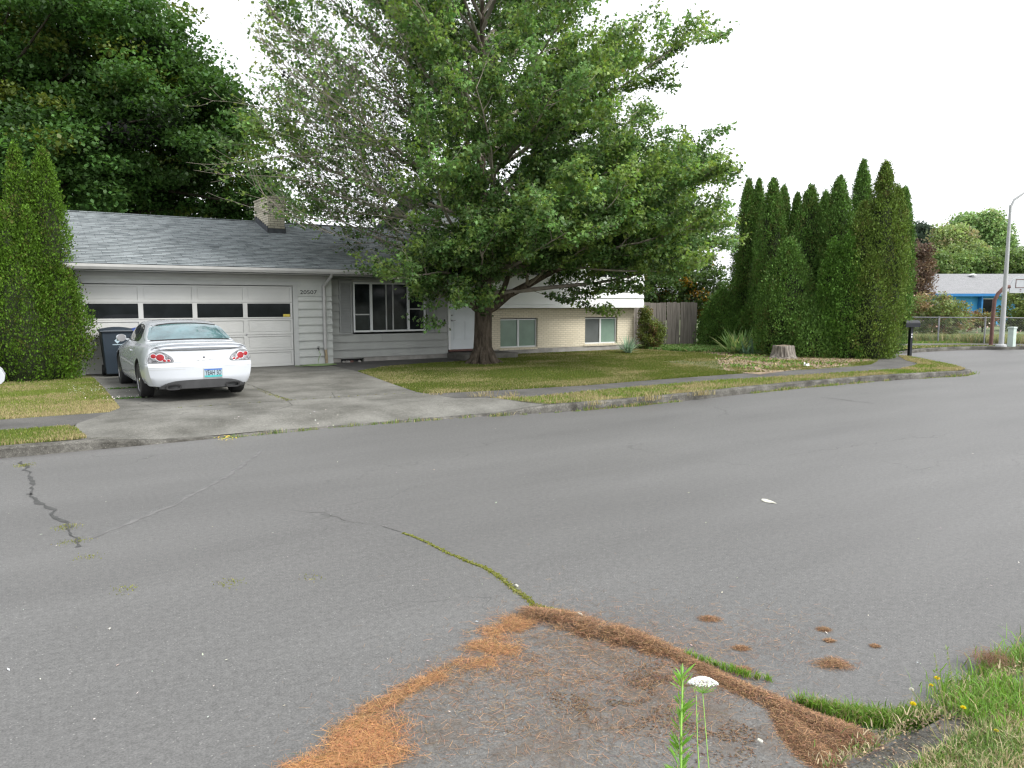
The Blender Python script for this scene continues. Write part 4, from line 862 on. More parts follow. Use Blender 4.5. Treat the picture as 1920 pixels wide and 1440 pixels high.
# front door
dx0, dx1, dz0, dz1 = 11.29, 12.2, .53, 2.56
b = MB(); b.box(dx0-.07, dx0, RY-.02, RY+.06, .46, dz1+.04, 'white'); b.box(dx1, dx1+.07, RY-.02, RY+.06, .46, dz1+.04, 'white'); b.box(dx0, dx1, RY-.02, RY+.06, dz1, dz1+.04, 'white'); b.box(dx0-.07, dx1+.07, RY-.06, RY+.05, .40, .457, 'rust'); b.box(12.27, 12.5, RY, RY+.1, .3, 2.6, 'siding_shaded')
hb(b, 'door_frame')
M['doorp'] = pm('door_paint', (.60, .64, .66), .45, .04, 3)
b = MB(); b.box(dx0+.003, dx1-.003, RY+.02, RY+.055, dz0-.07, dz1-.003, 'doorp')
for cx in (dx0+.12, dx0+.51):
    for z0, z1 in ((.75, 1.35), (1.5, 2.15), (2.22, 2.45)):
        b.box(cx, cx+.28, RY+.012, RY+.0198, z0, z1, 'doorp'); b.box(cx+.03, cx+.25, RY+.006, RY+.0118, z0+.03, z1-.03, 'doorp')
fd = hb(b, 'front_door', bevel=.004); tag(fd, 'pale panelled front door beside the maple trunk')
b = MB(); b.lathe([(.028, 0), (.028, -.01), (.012, -.015), (.012, -.05)], (dx0+.07, RY+.018, 1.36), 'metal', 12, 1); b.box(dx0+.06, dx0+.17, RY-.04, RY-.025, 1.35, 1.37, 'metal'); hb(b, 'handle', fd); b = MB(); b.lathe([(.025, 0), (.025, -.02), (.01, -.03)], (dx0+.07, RY+.018, 1.52), 'metal', 12, 1); hb(b, 'deadbolt', fd)
b = MB(); b.box(11.06, 11.1, RY-.04, RY-.022, 1.32, 1.4, 'black'); hb(b, 'doorbell')
# brick lower storey
BY = 21.1; b = MB(); wins = [(13.25, 14.73, .43, 1.40), (16.76, 18.24, .46, 1.40)]
xs = [12.3, wins[0][0], wins[0][1], wins[1][0], wins[1][1], 19.04]
for i in (0, 2, 4): b.box(xs[i], xs[i+1], BY, BY+.2, .385, 1.72, 'brick')
for w0 in wins: b.box(w0[0], w0[1], BY, BY+.2, 1.40, 1.72, 'brick'); b.box(w0[0], w0[1], BY+.002, BY+.2, .385, w0[2], 'brick')
b.box(18.84, 19.04, BY+.2, 29.4, .385, 1.72, 'brick'); hb(b, 'brick_wall')
b = MB(); b.box(12.31, 19.0, BY+.012, BY+.2, .1, .384, 'found'); hb(b, 'foundation')
for i, (x0, x1, z0, z1) in enumerate(wins):
    b = MB(); y = BY+.07; f_ = .045; b.box(x0+.003, x1-.003, y, y+.06, z1-f_-.02, z1-.003-.03, 'frame'); b.box(x0+.003, x1-.003, y, y+.06, z0+.003, z0+f_, 'frame'); b.box(x0+.003, x0+f_, y+.002, y+.06, z0+f_, z1-f_-.02, 'frame'); b.box(x1-f_, x1-.003, y+.002, y+.06, z0+f_, z1-f_-.02, 'frame')
    b.box(x0+.003, x1-.003, y+.01, y+.05, z1-.034, z1-.003, 'black')
    xm_ = (x0+x1)/2; b.box(xm_-.035, xm_+.035, y-.005, y+.06, z0+f_, z1-f_-.02, 'frame'); wf = hb(b, 'window')
    for s, (a, c) in enumerate([(x0+f_, xm_-.035), (xm_+.035, x1-f_)]):
        b = MB(); b.box(a, c, y+.03, y+.035, z0+f_, z1-f_-.02, 'greyblind' if (i == 1 and s == 0) else 'greenglass'); hb(b, 'pane', wf)
    b = MB(); 
    for k in range(int((x1-x0+.1)/.0725)): b.box(x0-.05+k*.0725, x0-.05+k*.0725+.066, BY-.025, BY+.06, z0-.075, z0-.004, 'brick')
    hb(b, 'brick_sill', wf)
# upper storey white siding, overhanging
UY = 20.72; b = MB(); laps(b, 12.5, 19.14, 1.86, 4.2, UY, 'whiteside', .212, t=.032); b.box(12.5, 19.14, UY-.03, UY+.05, 1.735, 1.855, 'whiteside'); b.box(12.5, 19.12, UY+.05, 29.5, 1.74, 1.80, 'soffit')
b.box(18.95, 19.125, UY+.045, 29.5, 1.8, 4.2, 'whiteside'); b.box(12.5, 12.65, UY+.045, 29.5, 1.8, 4.2, 'whiteside'); hb(b, 'upper_wall', fixn=False)
b = MB(); b.extr([(UY, 4.2), (29.5, 4.2), (25, 5.75)], 0, 12.5, 12.62, 'whiteside'); hb(b, 'gable'); b = MB(); b.extr([(UY, 4.2), (29.5, 4.2), (25, 5.75)], 0, 19.0, 19.12, 'whiteside'); hb(b, 'gable')
for (x0, x1) in ((13.4, 14.9), (16.6, 18.2)):
    b = MB(); b.box(x0, x1, UY-.04, UY-.02, 2.75, 3.75, 'frame'); wf = hb(b, 'window')
    for a, c in ((x0+.05, (x0+x1)/2-.03), ((x0+x1)/2+.03, x1-.05)):
        b = MB(); b.box(a, c, UY-.046, UY-.041, 2.8, 3.7, 'interior'); hb(b, 'pane', wf)
b = MB(); b.box(12.1, 19.5, 20.12, UY-.02, 4.2, 4.215, 'soffit'); hb(b, 'soffit'); hb(gutter(12.1, 19.5, 20.12, 4.34), 'gutter')
roofslab('roof', 12.05, 19.55, 20.0, 4.35, 25, 5.95, 'shingle', yb=30.0)
b = MB(); b.box(12.80, 12.98, UY-.06, UY-.026, 2.04, 2.16, 'trim'); b.tube([(12.98, UY-.04, 2.12), (13.08, UY-.045, 2.2), (13.13, UY-.045, 2.4)], .01, 'metal', 5); hb(b, 'junction_box')
# doorstep : a separate slab
st = MB(); st.box(11.15, 13.05, 19.75, 20.86, .12, .37, 'step'); o = st.build('doorstep', bevel=.015); tag(o, 'low dark concrete doorstep behind the maple trunk', 'doorstep')
#HOUSE_END

# ================================================================== TREES
def tubes_np(name, paths, mat, parent, sides):
    """paths: list of (pts Nx3, radii N, sides)"""
    VV, FF = [], []; off = 0
    for pts, rad, n in paths:
        pts = np.asarray(pts, float); m = len(pts); d = np.gradient(pts, axis=0); d /= np.linalg.norm(d, axis=1, keepdims=True)+1e-9
        ref = np.array([.31, .87, .12]); u = np.cross(d, ref); u /= np.linalg.norm(u, axis=1, keepdims=True)+1e-9; v = np.cross(d, u)
        a = np.arange(n)*2*math.pi/n; ring = pts[:, None]+np.asarray(rad)[:, None, None]*(np.cos(a)[None, :, None]*u[:, None]+np.sin(a)[None, :, None]*v[:, None])
        VV.append(ring.reshape(-1, 3)); i = np.arange(m-1)[:, None]*n; k = np.arange(n)[None]
        q = np.stack([i+k, i+(k+1) % n, i+n+(k+1) % n, i+n+k], -1).reshape(-1, 4)+off; FF.append(q); off += m*n
    return npmesh(name, np.concatenate(VV), np.concatenate(FF), mat, None, parent, True)
def path(p, d, L, n, wob, up, r=random):
    pts = [np.array(p, float)]; d = np.array(d, float); d /= np.linalg.norm(d)
    for i in range(n):
        d = d+np.array([r.gauss(0, wob), r.gauss(0, wob), r.gauss(0, wob)+up]); d /= np.linalg.norm(d); pts.append(pts[-1]+d*L/n)
    return np.array(pts), d
def perp(d, ang, az):
    d = d/np.linalg.norm(d); u = np.cross(d, [0, 0, 1.]); 
    if np.linalg.norm(u) < 1e-3: u = np.array([1., 0, 0])
    u /= np.linalg.norm(u); v = np.cross(d, u); return d*math.cos(ang)+(u*math.cos(az)+v*math.sin(az))*math.sin(ang)
R2 = random.Random(11)
# ---- the front maple
TB = np.array([11.1, 18.62, .19])
maple = thing('maple_tree', 'broad green maple in the front lawn, trunk standing before the door', 'tree', tuple(TB))
paths = []; twigs = []
lead_z = np.array([0, .12, .35, .8, 1.5, 2.1, 3.2, 4.6, 6, 8, 10, 11.8])
lead = np.stack([.03*np.sin(lead_z*.8)+.0*lead_z, .02*np.cos(lead_z), lead_z], 1); lr = np.array([.38, .31, .275, .255, .25, .25, .18, .15, .125, .085, .045, .015])
lead2 = np.array([[0, 0, 2.0], [-.18, -.05, 2.5], [-.34, -.1, 3.4], [-.42, -.12, 4.6], [-.55, -.1, 6.5], [-.9, -.2, 8.6]]); 
lead3 = np.array([[0, 0, 2.2], [.2, .1, 2.9], [.42, .2, 4.2], [.6, .3, 6.0], [1.0, .5, 8.6]])
# the thick low limb to the right and a stub to the left
s_ = rtv; f_ = FW2
limb = np.array([[0, 0, 1.45], s_*.35+[0, 0, 1.62], s_*.75-f_*.1+[0, 0, 1.95], s_*1.25-f_*.2+[0, 0, 2.2], s_*2.0-f_*.4+[0, 0, 2.6], s_*2.9-f_*.6+[0, 0, 2.85], s_*4.1-f_*.8+[0, 0, 2.9]])
limb2 = np.array([s_*.35+[0, 0, 1.62], s_*.62-f_*.2+[0, 0, 2.15], s_*.85-f_*.5+[0, 0, 2.8], s_*1.6-f_*1.3+[0, 0, 3.3], s_*2.6-f_*2+[0, 0, 3.9]])
stub = np.array([[0, 0, 1.4], -s_*.25-f_*.1+[0, 0, 1.58], -s_*.42-f_*.2+[0, 0, 1.8], -s_*.62-f_*.6+[0, 0, 2.2], -s_*.95-f_*1.1+[0, 0, 2.55]])
paths += [(lead, lr, 14), (lead2, [.12, .11, .095, .08, .06, .02], 8), (lead3, [.12, .10, .085, .06, .02], 8), (limb, [.15, .125, .11, .10, .075, .05, .02], 9), (limb2, [.09, .08, .065, .045, .02], 7), (stub, [.10, .075, .045, .025, .012], 8)]
for k in range(9):      # root flare
    a = 2*math.pi*k/9+R2.random()*.4; e = .5+.14*R2.random(); paths.append(([[.18*math.cos(a), .18*math.sin(a), .45], [.26*math.cos(a), .26*math.sin(a), .22], [.36*math.cos(a), .36*math.sin(a), .06], [e*math.cos(a), e*math.sin(a), -.05]], [.09, .12, .1, .04], 7))
def reach(az, z):      # crown radius against azimuth and height above the ground
    s = math.cos(az)      # +1 is camera right
    zz = [1.6, 2.5, 4, 6, 8, 10, 12, 13.5]
    rgt = np.interp(z, zz, [3.9, 6.8, 7.1, 6.5, 5.7, 4.8, 3.9, 2]); lft = np.interp(z, zz, [1.6, 2.8, 5.2, 7.4, 6.6, 5.0, 3.9, 2]); mid = np.interp(z, zz, [3.2, 4.4, 5.0, 5.0, 4.8, 4.4, 3.6, 2])
    return (mid*(1-s*s)+(rgt if s > 0 else lft)*s*s)
prim = []
NP = 62
for i in range(NP):
    t = (i+.5)/NP; z0 = 1.95+8.6*t**1.15; az = i*2.39996+R2.gauss(0, .25)
    zt = z0+.15+2.2*t+1.2; rr = reach(az, min(13, zt)); el = math.atan2(.25+2.9*t**.7*1.3+R2.random()*.5, rr)
    d = (s_*math.cos(az)+f_*math.sin(az))*math.cos(el)+np.array([0, 0, 1.])*math.sin(el)
    L = rr/math.cos(el)*R2.uniform(.82, 1.02)
    base = np.array([np.interp(z0, lead[:, 2], lead[:, 0]), np.interp(z0, lead[:, 2], lead[:, 1]), z0])
    if R2.random() < .3 and 3 < z0 < 7: base = base+np.array([-.4, -.1, 0])
    prim.append((base, d, L, t, az))
for k_, (p_, d_, L_) in enumerate([(limb[4], s_*.9-f_*.5+[0, 0, .22], 2.8), (limb[5], s_+[0, 0, .08]-f_*.1, 2.6), (limb[3], s_*.5-f_*.9+[0, 0, .34], 3.2), (limb[4], s_*.8+f_*.6+[0, 0, .25], 3.0), (limb2[3], s_*.6-f_+[0, 0, .25], 3.2), (limb2[4], s_*.9-f_*.6+[0, 0, .2], 3.2),
        (stub[3], -s_*.7-f_*.7+[0, 0, .05], 1.7), (stub[4], -f_+[0, 0, .1], 1.6), (limb[6], s_+[0, 0, .12], 1.7), (limb[3], -f_+[0, 0, .5], 2.8)]):
    prim.append((np.array(p_), np.array(d_)/np.linalg.norm(d_), L_, .02, 0 if k_ != 6 else 3.1))
for i in range(20):      # low spreading boughs on the camera's right and front
    az = R2.uniform(-1.0, .55); z0 = R2.uniform(2.6, 4.2); d = s_*math.cos(az)+f_*math.sin(az)+np.array([0, 0, R2.uniform(.02, .30)]); prim.append((np.array([0, 0, z0]), d/np.linalg.norm(d), R2.uniform(4.5, 6.7)*(math.cos(az)**.5 if az > -.5 else .78), .05, az))
for i in range(9):      # low front boughs hanging over the door
    az = R2.uniform(-2.7, -1.5); z0 = R2.uniform(2.0, 2.9); d = s_*math.cos(az)+f_*math.sin(az)+np.array([0, 0, R2.uniform(-.12, .1)]); prim.append((np.array([0, 0, z0]), d/np.linalg.norm(d), R2.uniform(2.4, 4.0), .05, 0.))
leafP, leafD = [], []
def zone(p):      # share of leaves: thin and twiggy on the camera's left
    s = float(p[:2]@rtv[:2]); z = p[2]
    if s < -1.6 and 2.6 < z < 9.5:
        dp = float(p[:2]@FW2[:2]); return (.12 if (z < 8 and dp < 1.2) else .22) if s > -4.5 else .85
    if s < -1.4 and z >= 9.5: return .6
    return 1.
for (p, d, L, t, az) in prim:
    left = math.cos(az) < -.35
    pts, _ = path(p, d, L, 9, .055, .02 if t > .3 else .012, R2); r0 = .022+.011*L*(1-.4*t); rad = np.linspace(r0, .008, 10); paths.append((pts, rad, 5))
    ns = int(L*(2.9 if left else 2.5))+3
    for j in range(ns):
        u = .22+.78*(j+R2.random())/ns; q = np.array([np.interp(u*9, range(10), pts[:, k]) for k in range(3)]); dd = pts[min(9, int(u*9)+1)]-pts[int(u*9) if u < .99 else 8]
        d2 = perp(dd, R2.uniform(.5, 1.0), R2.uniform(0, 6.283)); d2[2] = d2[2]*.6+.22; L2 = (L*.30*(1.15-u*.6))*R2.uniform(.7, 1.2)+.25
        pt2, _ = path(q, d2, L2, 5, .08, .05, R2); paths.append((pt2, np.linspace(.012, .004, 6), 3))
        nt_ = int(L2*4.5)+2
        for k in range(nt_):
            v = .2+.8*(k+R2.random())/nt_; q3 = np.array([np.interp(v*5, range(6), pt2[:, c]) for c in range(3)]); d3 = perp(pt2[-1]-pt2[0], R2.uniform(.4, 1.0), R2.uniform(0, 6.283)); d3[2] = d3[2]*.7+.25
            L3 = R2.uniform(.3, .62); pt3, _ = path(q3, d3, L3, 3, .1, .06, R2); zn = zone(q3)
            if zn < 1 or k % 2 == 0: paths.append((pt3, np.linspace(.007, .003, 4), 3))
            twigs.append((pt3, zn))
# bare arching shoots on the left
for i in range(210):
    s = R2.uniform(-4.6, -1.2); z = R2.uniform(3.2, 8.2); y_ = R2.uniform(-3.2, 1.5); q = s_*s+f_*y_+np.array([0, 0, z]); d2 = -s_*R2.uniform(.3, 1)+f_*R2.gauss(0, .25)+np.array([0, 0, R2.uniform(-.1, 1.0)])
    pt, _ = path(q, d2, R2.uniform(1.2, 2.6), 8, .09, .04, R2); paths.append((pt, np.linspace(.014, .005, 9), 3))
    for j in range(5):
        k = R2.randint(1, 7); pt4, _ = path(pt[k], perp(pt[k]-pt[k-1], .6, R2.uniform(0, 6.28)), R2.uniform(.3, .9), 4, .1, .05, R2); paths.append((pt4, np.linspace(.008, .004, 5), 3)); twigs.append((pt4, .22))
tubes_np('trunk', [pp for pp in paths[:6+9]], 'bark', maple, 8)
tubes_np('branches', paths[15:], 'twig', maple, 3)
P, D, Cl = [], [], []
for pt, zn in twigs:
    k = rng.poisson(34*zn*(1.35 if (pt[0][2] < 5.5 and float(pt[0][:2]@rtv[:2]) > -.5) else 1))
    if not k: continue
    u = rng.random(k)*3; base = np.stack([np.interp(u, range(4 if len(pt) == 4 else len(pt)), pt[:, c]) if len(pt) == 4 else np.interp(u/3*(len(pt)-1), range(len(pt)), pt[:, c]) for c in range(3)], 1)
    o = rng.normal(size=(k, 3))*.10; o[:, 2] *= .5; P.append(base+o); D.append(rng.normal(size=(k, 3))*.5+[0, 0, -.45]+o*2.5)
    sx_ = float(pt[0][:2]@rtv[:2]); new = rng.random() < .10+.22*(float(pt[0][:2]@FW2[:2]) < -2.)+.22*(sx_ > 2.8)+.2*(sx_ < -4.2)
    Cl.append(np.tile(np.array([.19, .29, .075]) if new else np.array([.115, .205, .065])*(1+.35*rng.normal()), (k, 1)))
P = np.concatenate(P); D = np.concatenate(D); Cl = np.concatenate(Cl); n = len(P); print('maple leaves', n)
Cl = np.clip(Cl*(1+.2*rng.normal(size=(n, 1))+.06*rng.normal(size=(n, 3))), .01, 1)
V, F, Cc = scatter(P, D, .072+.05*rng.random(n), LEAF, LEAFF, Cl, up=rand_dirs(n)*.75+[0, 0, 1]); npmesh('crown', V, F, 'maple', Cc, maple)

# ---- generic broadleaf crown made of clumps
def broadleaf(name, label, base, trunk_h, lobes, nclump, nleaf, lsize, col, alt, af=.12, csize=.9, group=None, tr=.25, cat='tree', mat='leaf', flatc=.6, up=1., trunkmat='darkbark', T=LEAF, TF=LEAFF, limbs=26, fl=.15, core=None, clv=.22, cull=False):
    t = thing(name, label, cat, tuple(base), group); cs = []; vol = np.array([l[3]*l[4]*l[5] if len(l) > 5 else l[3]**3 for l in lobes]); vol = vol**.72; vol /= vol.sum()
    for i in rng.choice(len(lobes), nclump, p=vol):
        l = lobes[i]; r = np.array([l[3], l[4], l[5]]) if len(l) > 5 else np.array([l[3]]*3); d = rand_dirs(1)[0]; rr = rng.random()**.30; cs.append(np.array(l[:3])+d*r*rr)
    cs = np.array(cs)
    if cull: dpt = cs[:, :2]@FW2[:2]; cs = cs[(dpt < 1.0) | (rng.random(len(cs)) < .25)]
    ps = []; paths = [(np.array([[0, 0, -.1], [.02*trunk_h, 0, trunk_h*.5], [0, .02*trunk_h, trunk_h], [0, 0, trunk_h*1.35]]), [tr*1.25, tr, tr*.8, tr*.35], 9)]
    for i in rng.choice(len(cs), min(limbs, len(cs)), replace=False):
        e = cs[i]; s0 = np.array([0, 0, trunk_h*rng.uniform(.6, 1.2)]); m = s0*.45+e*.55+rng.normal(size=3)*.25+[0, 0, .1*trunk_h]; paths.append((np.array([s0, s0*.75+m*.25+[0, 0, .1], m, e]), [tr*.38, tr*.3, tr*.16, tr*.04], 5))
    tubes_np('trunk', paths, trunkmat, t, 6)
    k = nleaf; P = (cs[:, None]+(rand_dirs(len(cs)*k)*(rng.random((len(cs)*k, 1))**.45)).reshape(len(cs), k, 3)*np.array([1, 1, flatc])*csize*(.6+.4*rng.random((len(cs), 1, 1)))).reshape(-1, 3); n = len(P)
    cl = np.repeat(np.array(col)[None]*(1+clv*rng.normal(size=(len(cs), 1))), k, 0)
    if alt is not None:
        am = rng.random(len(cs)) < af; cl[np.repeat(am, k)] = np.array(alt)
    cl = np.clip(cl*(1+.14*rng.normal(size=(n, 1))+.04*rng.normal(size=(n, 3))), .005, 1)
    V, F, Cc = scatter(P, rng.normal(size=(n, 3))+[0, 0, -.5], lsize*(.6+.8*rng.random(n)), T, TF, cl, up=rand_dirs(n)+[0, 0, up]); npmesh('crown', V, F, mat, Cc, t)
    if fl == 0: pass
    return t
# big dark tree behind the garage
def rel(px, py, D, base): q = np.array(ZP(px, py, D)); return tuple(q-np.array(base))
bb = np.array([-1.0, 38.5, .2]); D0 = float(bb@np.array([math.sin(YAW), math.cos(YAW), 0]))
lob = []
for px, py, r in [(120, 100, 5.0), (250, 160, 4.6), (60, 230, 4.5), (330, 230, 3.2), (400, 280, 2.1), (200, 280, 3.8), (300, 320, 2.6), (400, 345, 1.9), (90, 320, 3.2), (20, 60, 5.0), (150, 0, 4.6), (190, 60, 4), (455, 335, 1.3), (295, 130, 2.6), (-60, 150, 5), (-80, 300, 4), (365, 175, 1.6), (500, 350, .6), (110, 375, 1.5), (330, 130, 1.4), (425, 225, 1.2), (130, 405, 1.4), (215, 400, 1.4), (300, 395, 1.4), (380, 398, 1.3), (450, 392, 1.1), (520, 385, .8), (170, 350, 2.4), (260, 370, 2.0), (340, 365, 1.8)]:
    q = rel(px, py, D0+rng.normal()*1.5, bb); lob.append((*q, r*.86, r*.86, r*.72))
broadleaf('shade_tree', 'huge dark green shade tree rising behind the garage roof', bb, 5.5, lob, 2200, 200, .145, [.058, .125, .032], [.11, .15, .032], .12, 1.25, tr=.5, flatc=.42, limbs=60, clv=.35, cat='tree', T=WIDE, TF=WIDEF, up=2.2, cull=True)
# ---- evergreen columns
def arbor(name, label, base, tops, R0, n, col, brown, group, sz=.10, bot=.0, front=True, core=True):
    """tops: list of (dx, dy, height, radius)"""
    t = thing(name, label, 'evergreen', tuple(base), group); Ps, Ds, Cs = [], [], []; cm = MB(); tot = sum(h*r for _, _, h, r in tops)
    for dx, dy, h, r in tops:
        m = int(n*h*r/tot); ncl = max(30, int(m/22)); u = rng.random(ncl)**.85; a = rng.uniform(0, 6.283, ncl)
        prof = lambda u: r*np.interp(u, [0, .06, .22, .5, .72, .88, .96, 1], [.82, .95, 1, .84, .58, .33, .17, .03])
        lump = 1+.16*np.sin(a*3+dx*9)*np.cos(u*9+dy*5)+.10*rng.normal(size=ncl); rr = prof(u)*lump
        c = np.stack([dx*np.minimum(1, .35+u)+rr*np.cos(a), dy*np.minimum(1, .35+u)+rr*np.sin(a), bot+u*h], 1)
        k = 22; P = c[:, None]+rng.normal(size=(ncl, k, 3))*np.array([.075, .075, .12])*(.7+.5*r)*(1.05-.6*u**3)[:, None, None]
        out = np.stack([np.cos(a), np.sin(a), 0*a], 1); D = out[:, None]*.55+np.array([0, 0, 1.])+rng.normal(size=(ncl, k, 3))*.38
        cl = np.array(col)[None]*(1+.22*rng.normal(size=(ncl, 1))); bm_ = rng.random(ncl) < brown; cl[bm_] = cl[bm_]*.5+np.array([.12, .085, .035])*.5
        cl = np.repeat(cl, k, 0)*(1+.22*rng.normal(size=(ncl*k, 1))); Ps.append(P.reshape(-1, 3)); Ds.append(D.reshape(-1, 3)); Cs.append(np.clip(cl, .006, 1))
        zs = np.linspace(0, 1, 14); cm.lathe([(max(.02, float(prof(z))*.74), bot+float(z)*h*.97) for z in zs], (0, 0, 0), 'corefol', 12)  # solid dark core added inside the sprays to block the view through
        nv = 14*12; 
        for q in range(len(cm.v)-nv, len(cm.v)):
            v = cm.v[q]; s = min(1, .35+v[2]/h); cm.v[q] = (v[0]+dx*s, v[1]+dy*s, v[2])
    P = np.concatenate(Ps); nn = len(P); V, F, Cc = scatter(P, np.concatenate(Ds), sz*(.7+.7*rng.random(nn)), SPRAY, SPRAYF, np.concatenate(Cs), up=rand_dirs(nn)); npmesh('crown', V, F, 'conif', Cc, t)
    cm.build('dark_core', t); b = MB(); b.tube([(0, 0, -.1), (0, 0, .5)], [R0*.14+.05, R0*.12+.04], 'darkbark', 8); b.build('trunk', t)
    return t
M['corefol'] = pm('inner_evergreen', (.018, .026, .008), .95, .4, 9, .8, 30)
arbor('arborvitae', 'yellow green many tipped arborvitae at the left edge, hiding the garage corner', (.25, 20.15-.05, .2),
      [(-.05, .1, 5.1, .44), (.46, -.02, 5.03, .56), (.16, .0, 4.0, .6), (-.75, .3, 3.8, .8), (.5, -.1, 2.8, .78), (-.2, -.35, 2.9, .85), (.09, -.3, 3.7, .38), (-1.6, .3, 3.9, .8), (-.35, -.2, 3.75, .55), (.62, .1, 2.2, .7)], 1.2, 150000, (.07, .142, .013), .12, None, .05)
ROW = [ # px, top y, world Y, X, radius, extra, label
    (1622, 308, 13.9, 23.0, .85, .10, 'broad tall olive evergreen at the right front corner of the row'),
    (1600, 303, 16.6, 25.3, .62, .1, 'tallest looking evergreen tip just left of the broad corner one'),
    (1652, 355, 16.4, 26.4, .55, .12, 'narrow evergreen peeping out at the right end behind the broad corner one'),
    (1558, 334, 15.9, 23.4, .72, .12, 'dark evergreen with a pointed tip, third tall one from the right'),
    (1581, 437, 14.35, 22.35, .55, .03, 'bright green young evergreen, taller of the pair in front'),
    (1552, 450, 14.75, 22.2, .5, .03, 'bright green young evergreen, shorter of the pair in front'),
    (1533, 362, 17.2, 24.2, .55, .1, 'slim dark evergreen tip wedged in the middle of the row'),
    (1506, 350, 16.9, 23.1, .72, .15, 'evergreen with a crooked tip near the middle of the row'),
    (1482, 366, 18.2, 23.9, .52, .15, 'slim brownish evergreen tip left of the crooked one'),
    (1470, 452, 15.9, 21.95, .95, .12, 'low round bushy evergreen behind the stump'),
    (1437, 338, 18.6, 23.1, .68, .15, 'twin topped evergreen left of the gap, higher top'),
    (1457, 352, 18.9, 23.9, .5, .1, 'light tipped evergreen leaning right beside the twin topped one'),
    (1411, 338, 20.2, 23.8, .5, .12, 'slender bright tipped evergreen in the left half of the row'),
    (1392, 338, 20.6, 23.4, .6, .15, 'leftmost tall evergreen, half hidden by the maple'),
    (1418, 560, 19.4, 22.9, .7, .08, 'low evergreen bush behind the strap leaved plants'),
    (1352, 545, 20.9, 22.9, .85, .08, 'dark bushy evergreen right of the board fence'),
    (1385, 590, 20.2, 22.7, .65, .08, 'small rounded evergreen between bushy ones near the fence'),
    (1515, 560, 15.2, 21.9, .8, .05, 'knee high evergreen growth at the foot of the row behind the stump'),
]
for i, (px, py, Y, X, r, br, lab) in enumerate(ROW):
    # X,Y give the distance; the place is slid along the sight line's own direction
    zc = X*math.sin(YAW)+Y*math.cos(YAW); q = ZP(px, 568, zc/(math.cos(PIT)*1)); d = ray(px, 720); th = math.hypot(X, Y); hd = np.array([d[0], d[1]])/math.hypot(d[0], d[1])
    bx, by = hd*th; dt = ray(px, py); tt = th/math.hypot(dt[0], dt[1]); h = CH+dt[2]*tt-.2
    brt = px in (1581, 1552)
    col = (.085, .18, .03) if brt else ((.115, .18, .036) if px == 1622 else (.095, .185, .04))
    tops = [(0, 0, h, r)]
    if h > 3.2: tops += [(r*.5, -.1, h*.74, r*.5), (-r*.5, .0, h*.6, r*.6)]
    if px == 1622: tops = [(.27, -.17, h, .72), (.62, -.40, h*.88, .55), (-.25, .16, h*.8, .6), (-.3, -.2, h*.55, .7)]
    if px == 1652: tops = [(.42, -.27, h, .5)]
    arbor('arborvitae', lab, (bx, by, .2), tops, r, int((15000+15000*h*r/2.2)*(1.3 if px == 1622 else 1)), col, br, 'evergreens in the row at the right of the garden', .062)
# shrubs
broadleaf('shrub', 'reddish green climbing shrub at the corner of the brick wall', (19.35, 20.75, .2), .35, [(0, 0, .75, .32, .3, .75), (.35, -.1, .5, .35, .3, .5), (-.1, 0, 1.25, .2, .2, .3)], 130, 60, .055, [.13, .17, .04], [.19, .13, .05], .16, .22, tr=.03, cat='shrub', flatc=1)
broadleaf('shrub', 'leafy green shrubs rising behind the board fence', (24.2, 25, .2), 1.3, [(0, 0, 2.2, 1.8, 1.2, 1.5), (-1.6, 1, 2.0, 1.4, 1.2, 1.5), (1.6, -1, 2.2, 1.2, 1.2, 1.4), (-3, 2, 2.1, 1.5, 1, 1.5)], 420, 70, .12, [.055, .10, .025], [.2, .13, .02], .1, .6, tr=.12, cat='shrub')
# strap leaved plants
def strap(label, p, n, L, w, col, col2, group, spread=1.0, name='yucca'):
    t = thing(name, label, 'plant', p, group); VV, FF, CC = [], [], []; off = 0
    for i in range(n):
        a = R2.uniform(0, 6.283); el = R2.uniform(.25, 1.35)**1; l = L*R2.uniform(.7, 1.1); d = np.array([math.cos(a)*math.cos(el), math.sin(a)*math.cos(el), math.sin(el)]); side = np.array([-math.sin(a), math.cos(a), 0]); m = 7
        c = np.array(col)*(R2.uniform(.7, 1.3)) if R2.random() < .75 else np.array(col2)*R2.uniform(.8, 1.2)
        p0 = np.array([R2.gauss(0, .05*spread), R2.gauss(0, .05*spread), .02]); q = p0.copy(); dd = d.copy(); rows = []
        for k in range(m):
            ww = w*[.8, 1, 1, .9, .75, .45, .05][k]*(1); rows += [q-side*ww/2+[0, 0, .25*ww], q, q+side*ww/2+[0, 0, .25*ww]]; q = q+dd*l/(m-1); dd = dd+np.array([0, 0, -.09*(1.4-el)*2.2*k/m]); dd /= np.linalg.norm(dd)
            q[2] = max(q[2], .015)
        VV += rows; CC += [c*(1.25 if j % 3 != 1 else .85) for j in range(len(rows))]
        for k in range(m-1):
            for s in (0, 1): FF.append((off+3*k+s, off+3*k+s+1, off+3*k+4+s, off+3*k+3+s))
        off += 3*m
    npmesh('leaves', np.array(VV), np.array(FF), 'leaf', np.array(CC), t); return t
gY = 'strap leaved plants in the garden bed'
strap('blue green spiky yucca at the foot of the brick wall', G(1178, 663, .19), 60, .68, .045, (.22, .32, .22), (.38, .46, .32), gY)
strap('small blue green yucca in front of the board fence', G(1300, 648, .2), 24, .55, .035, (.15, .24, .17), (.3, .36, .2), gY)
strap('tallest pale green sword leaved plant in the middle of the bed', G(1382, 662, .2), 90, .95, .055, (.2, .33, .12), (.45, .5, .22), gY, 3)
strap('sword leaved plant between the tallest one and the stump', G(1424, 660, .2), 60, .80, .05, (.17, .3, .11), (.38, .44, .16), gY, 3)
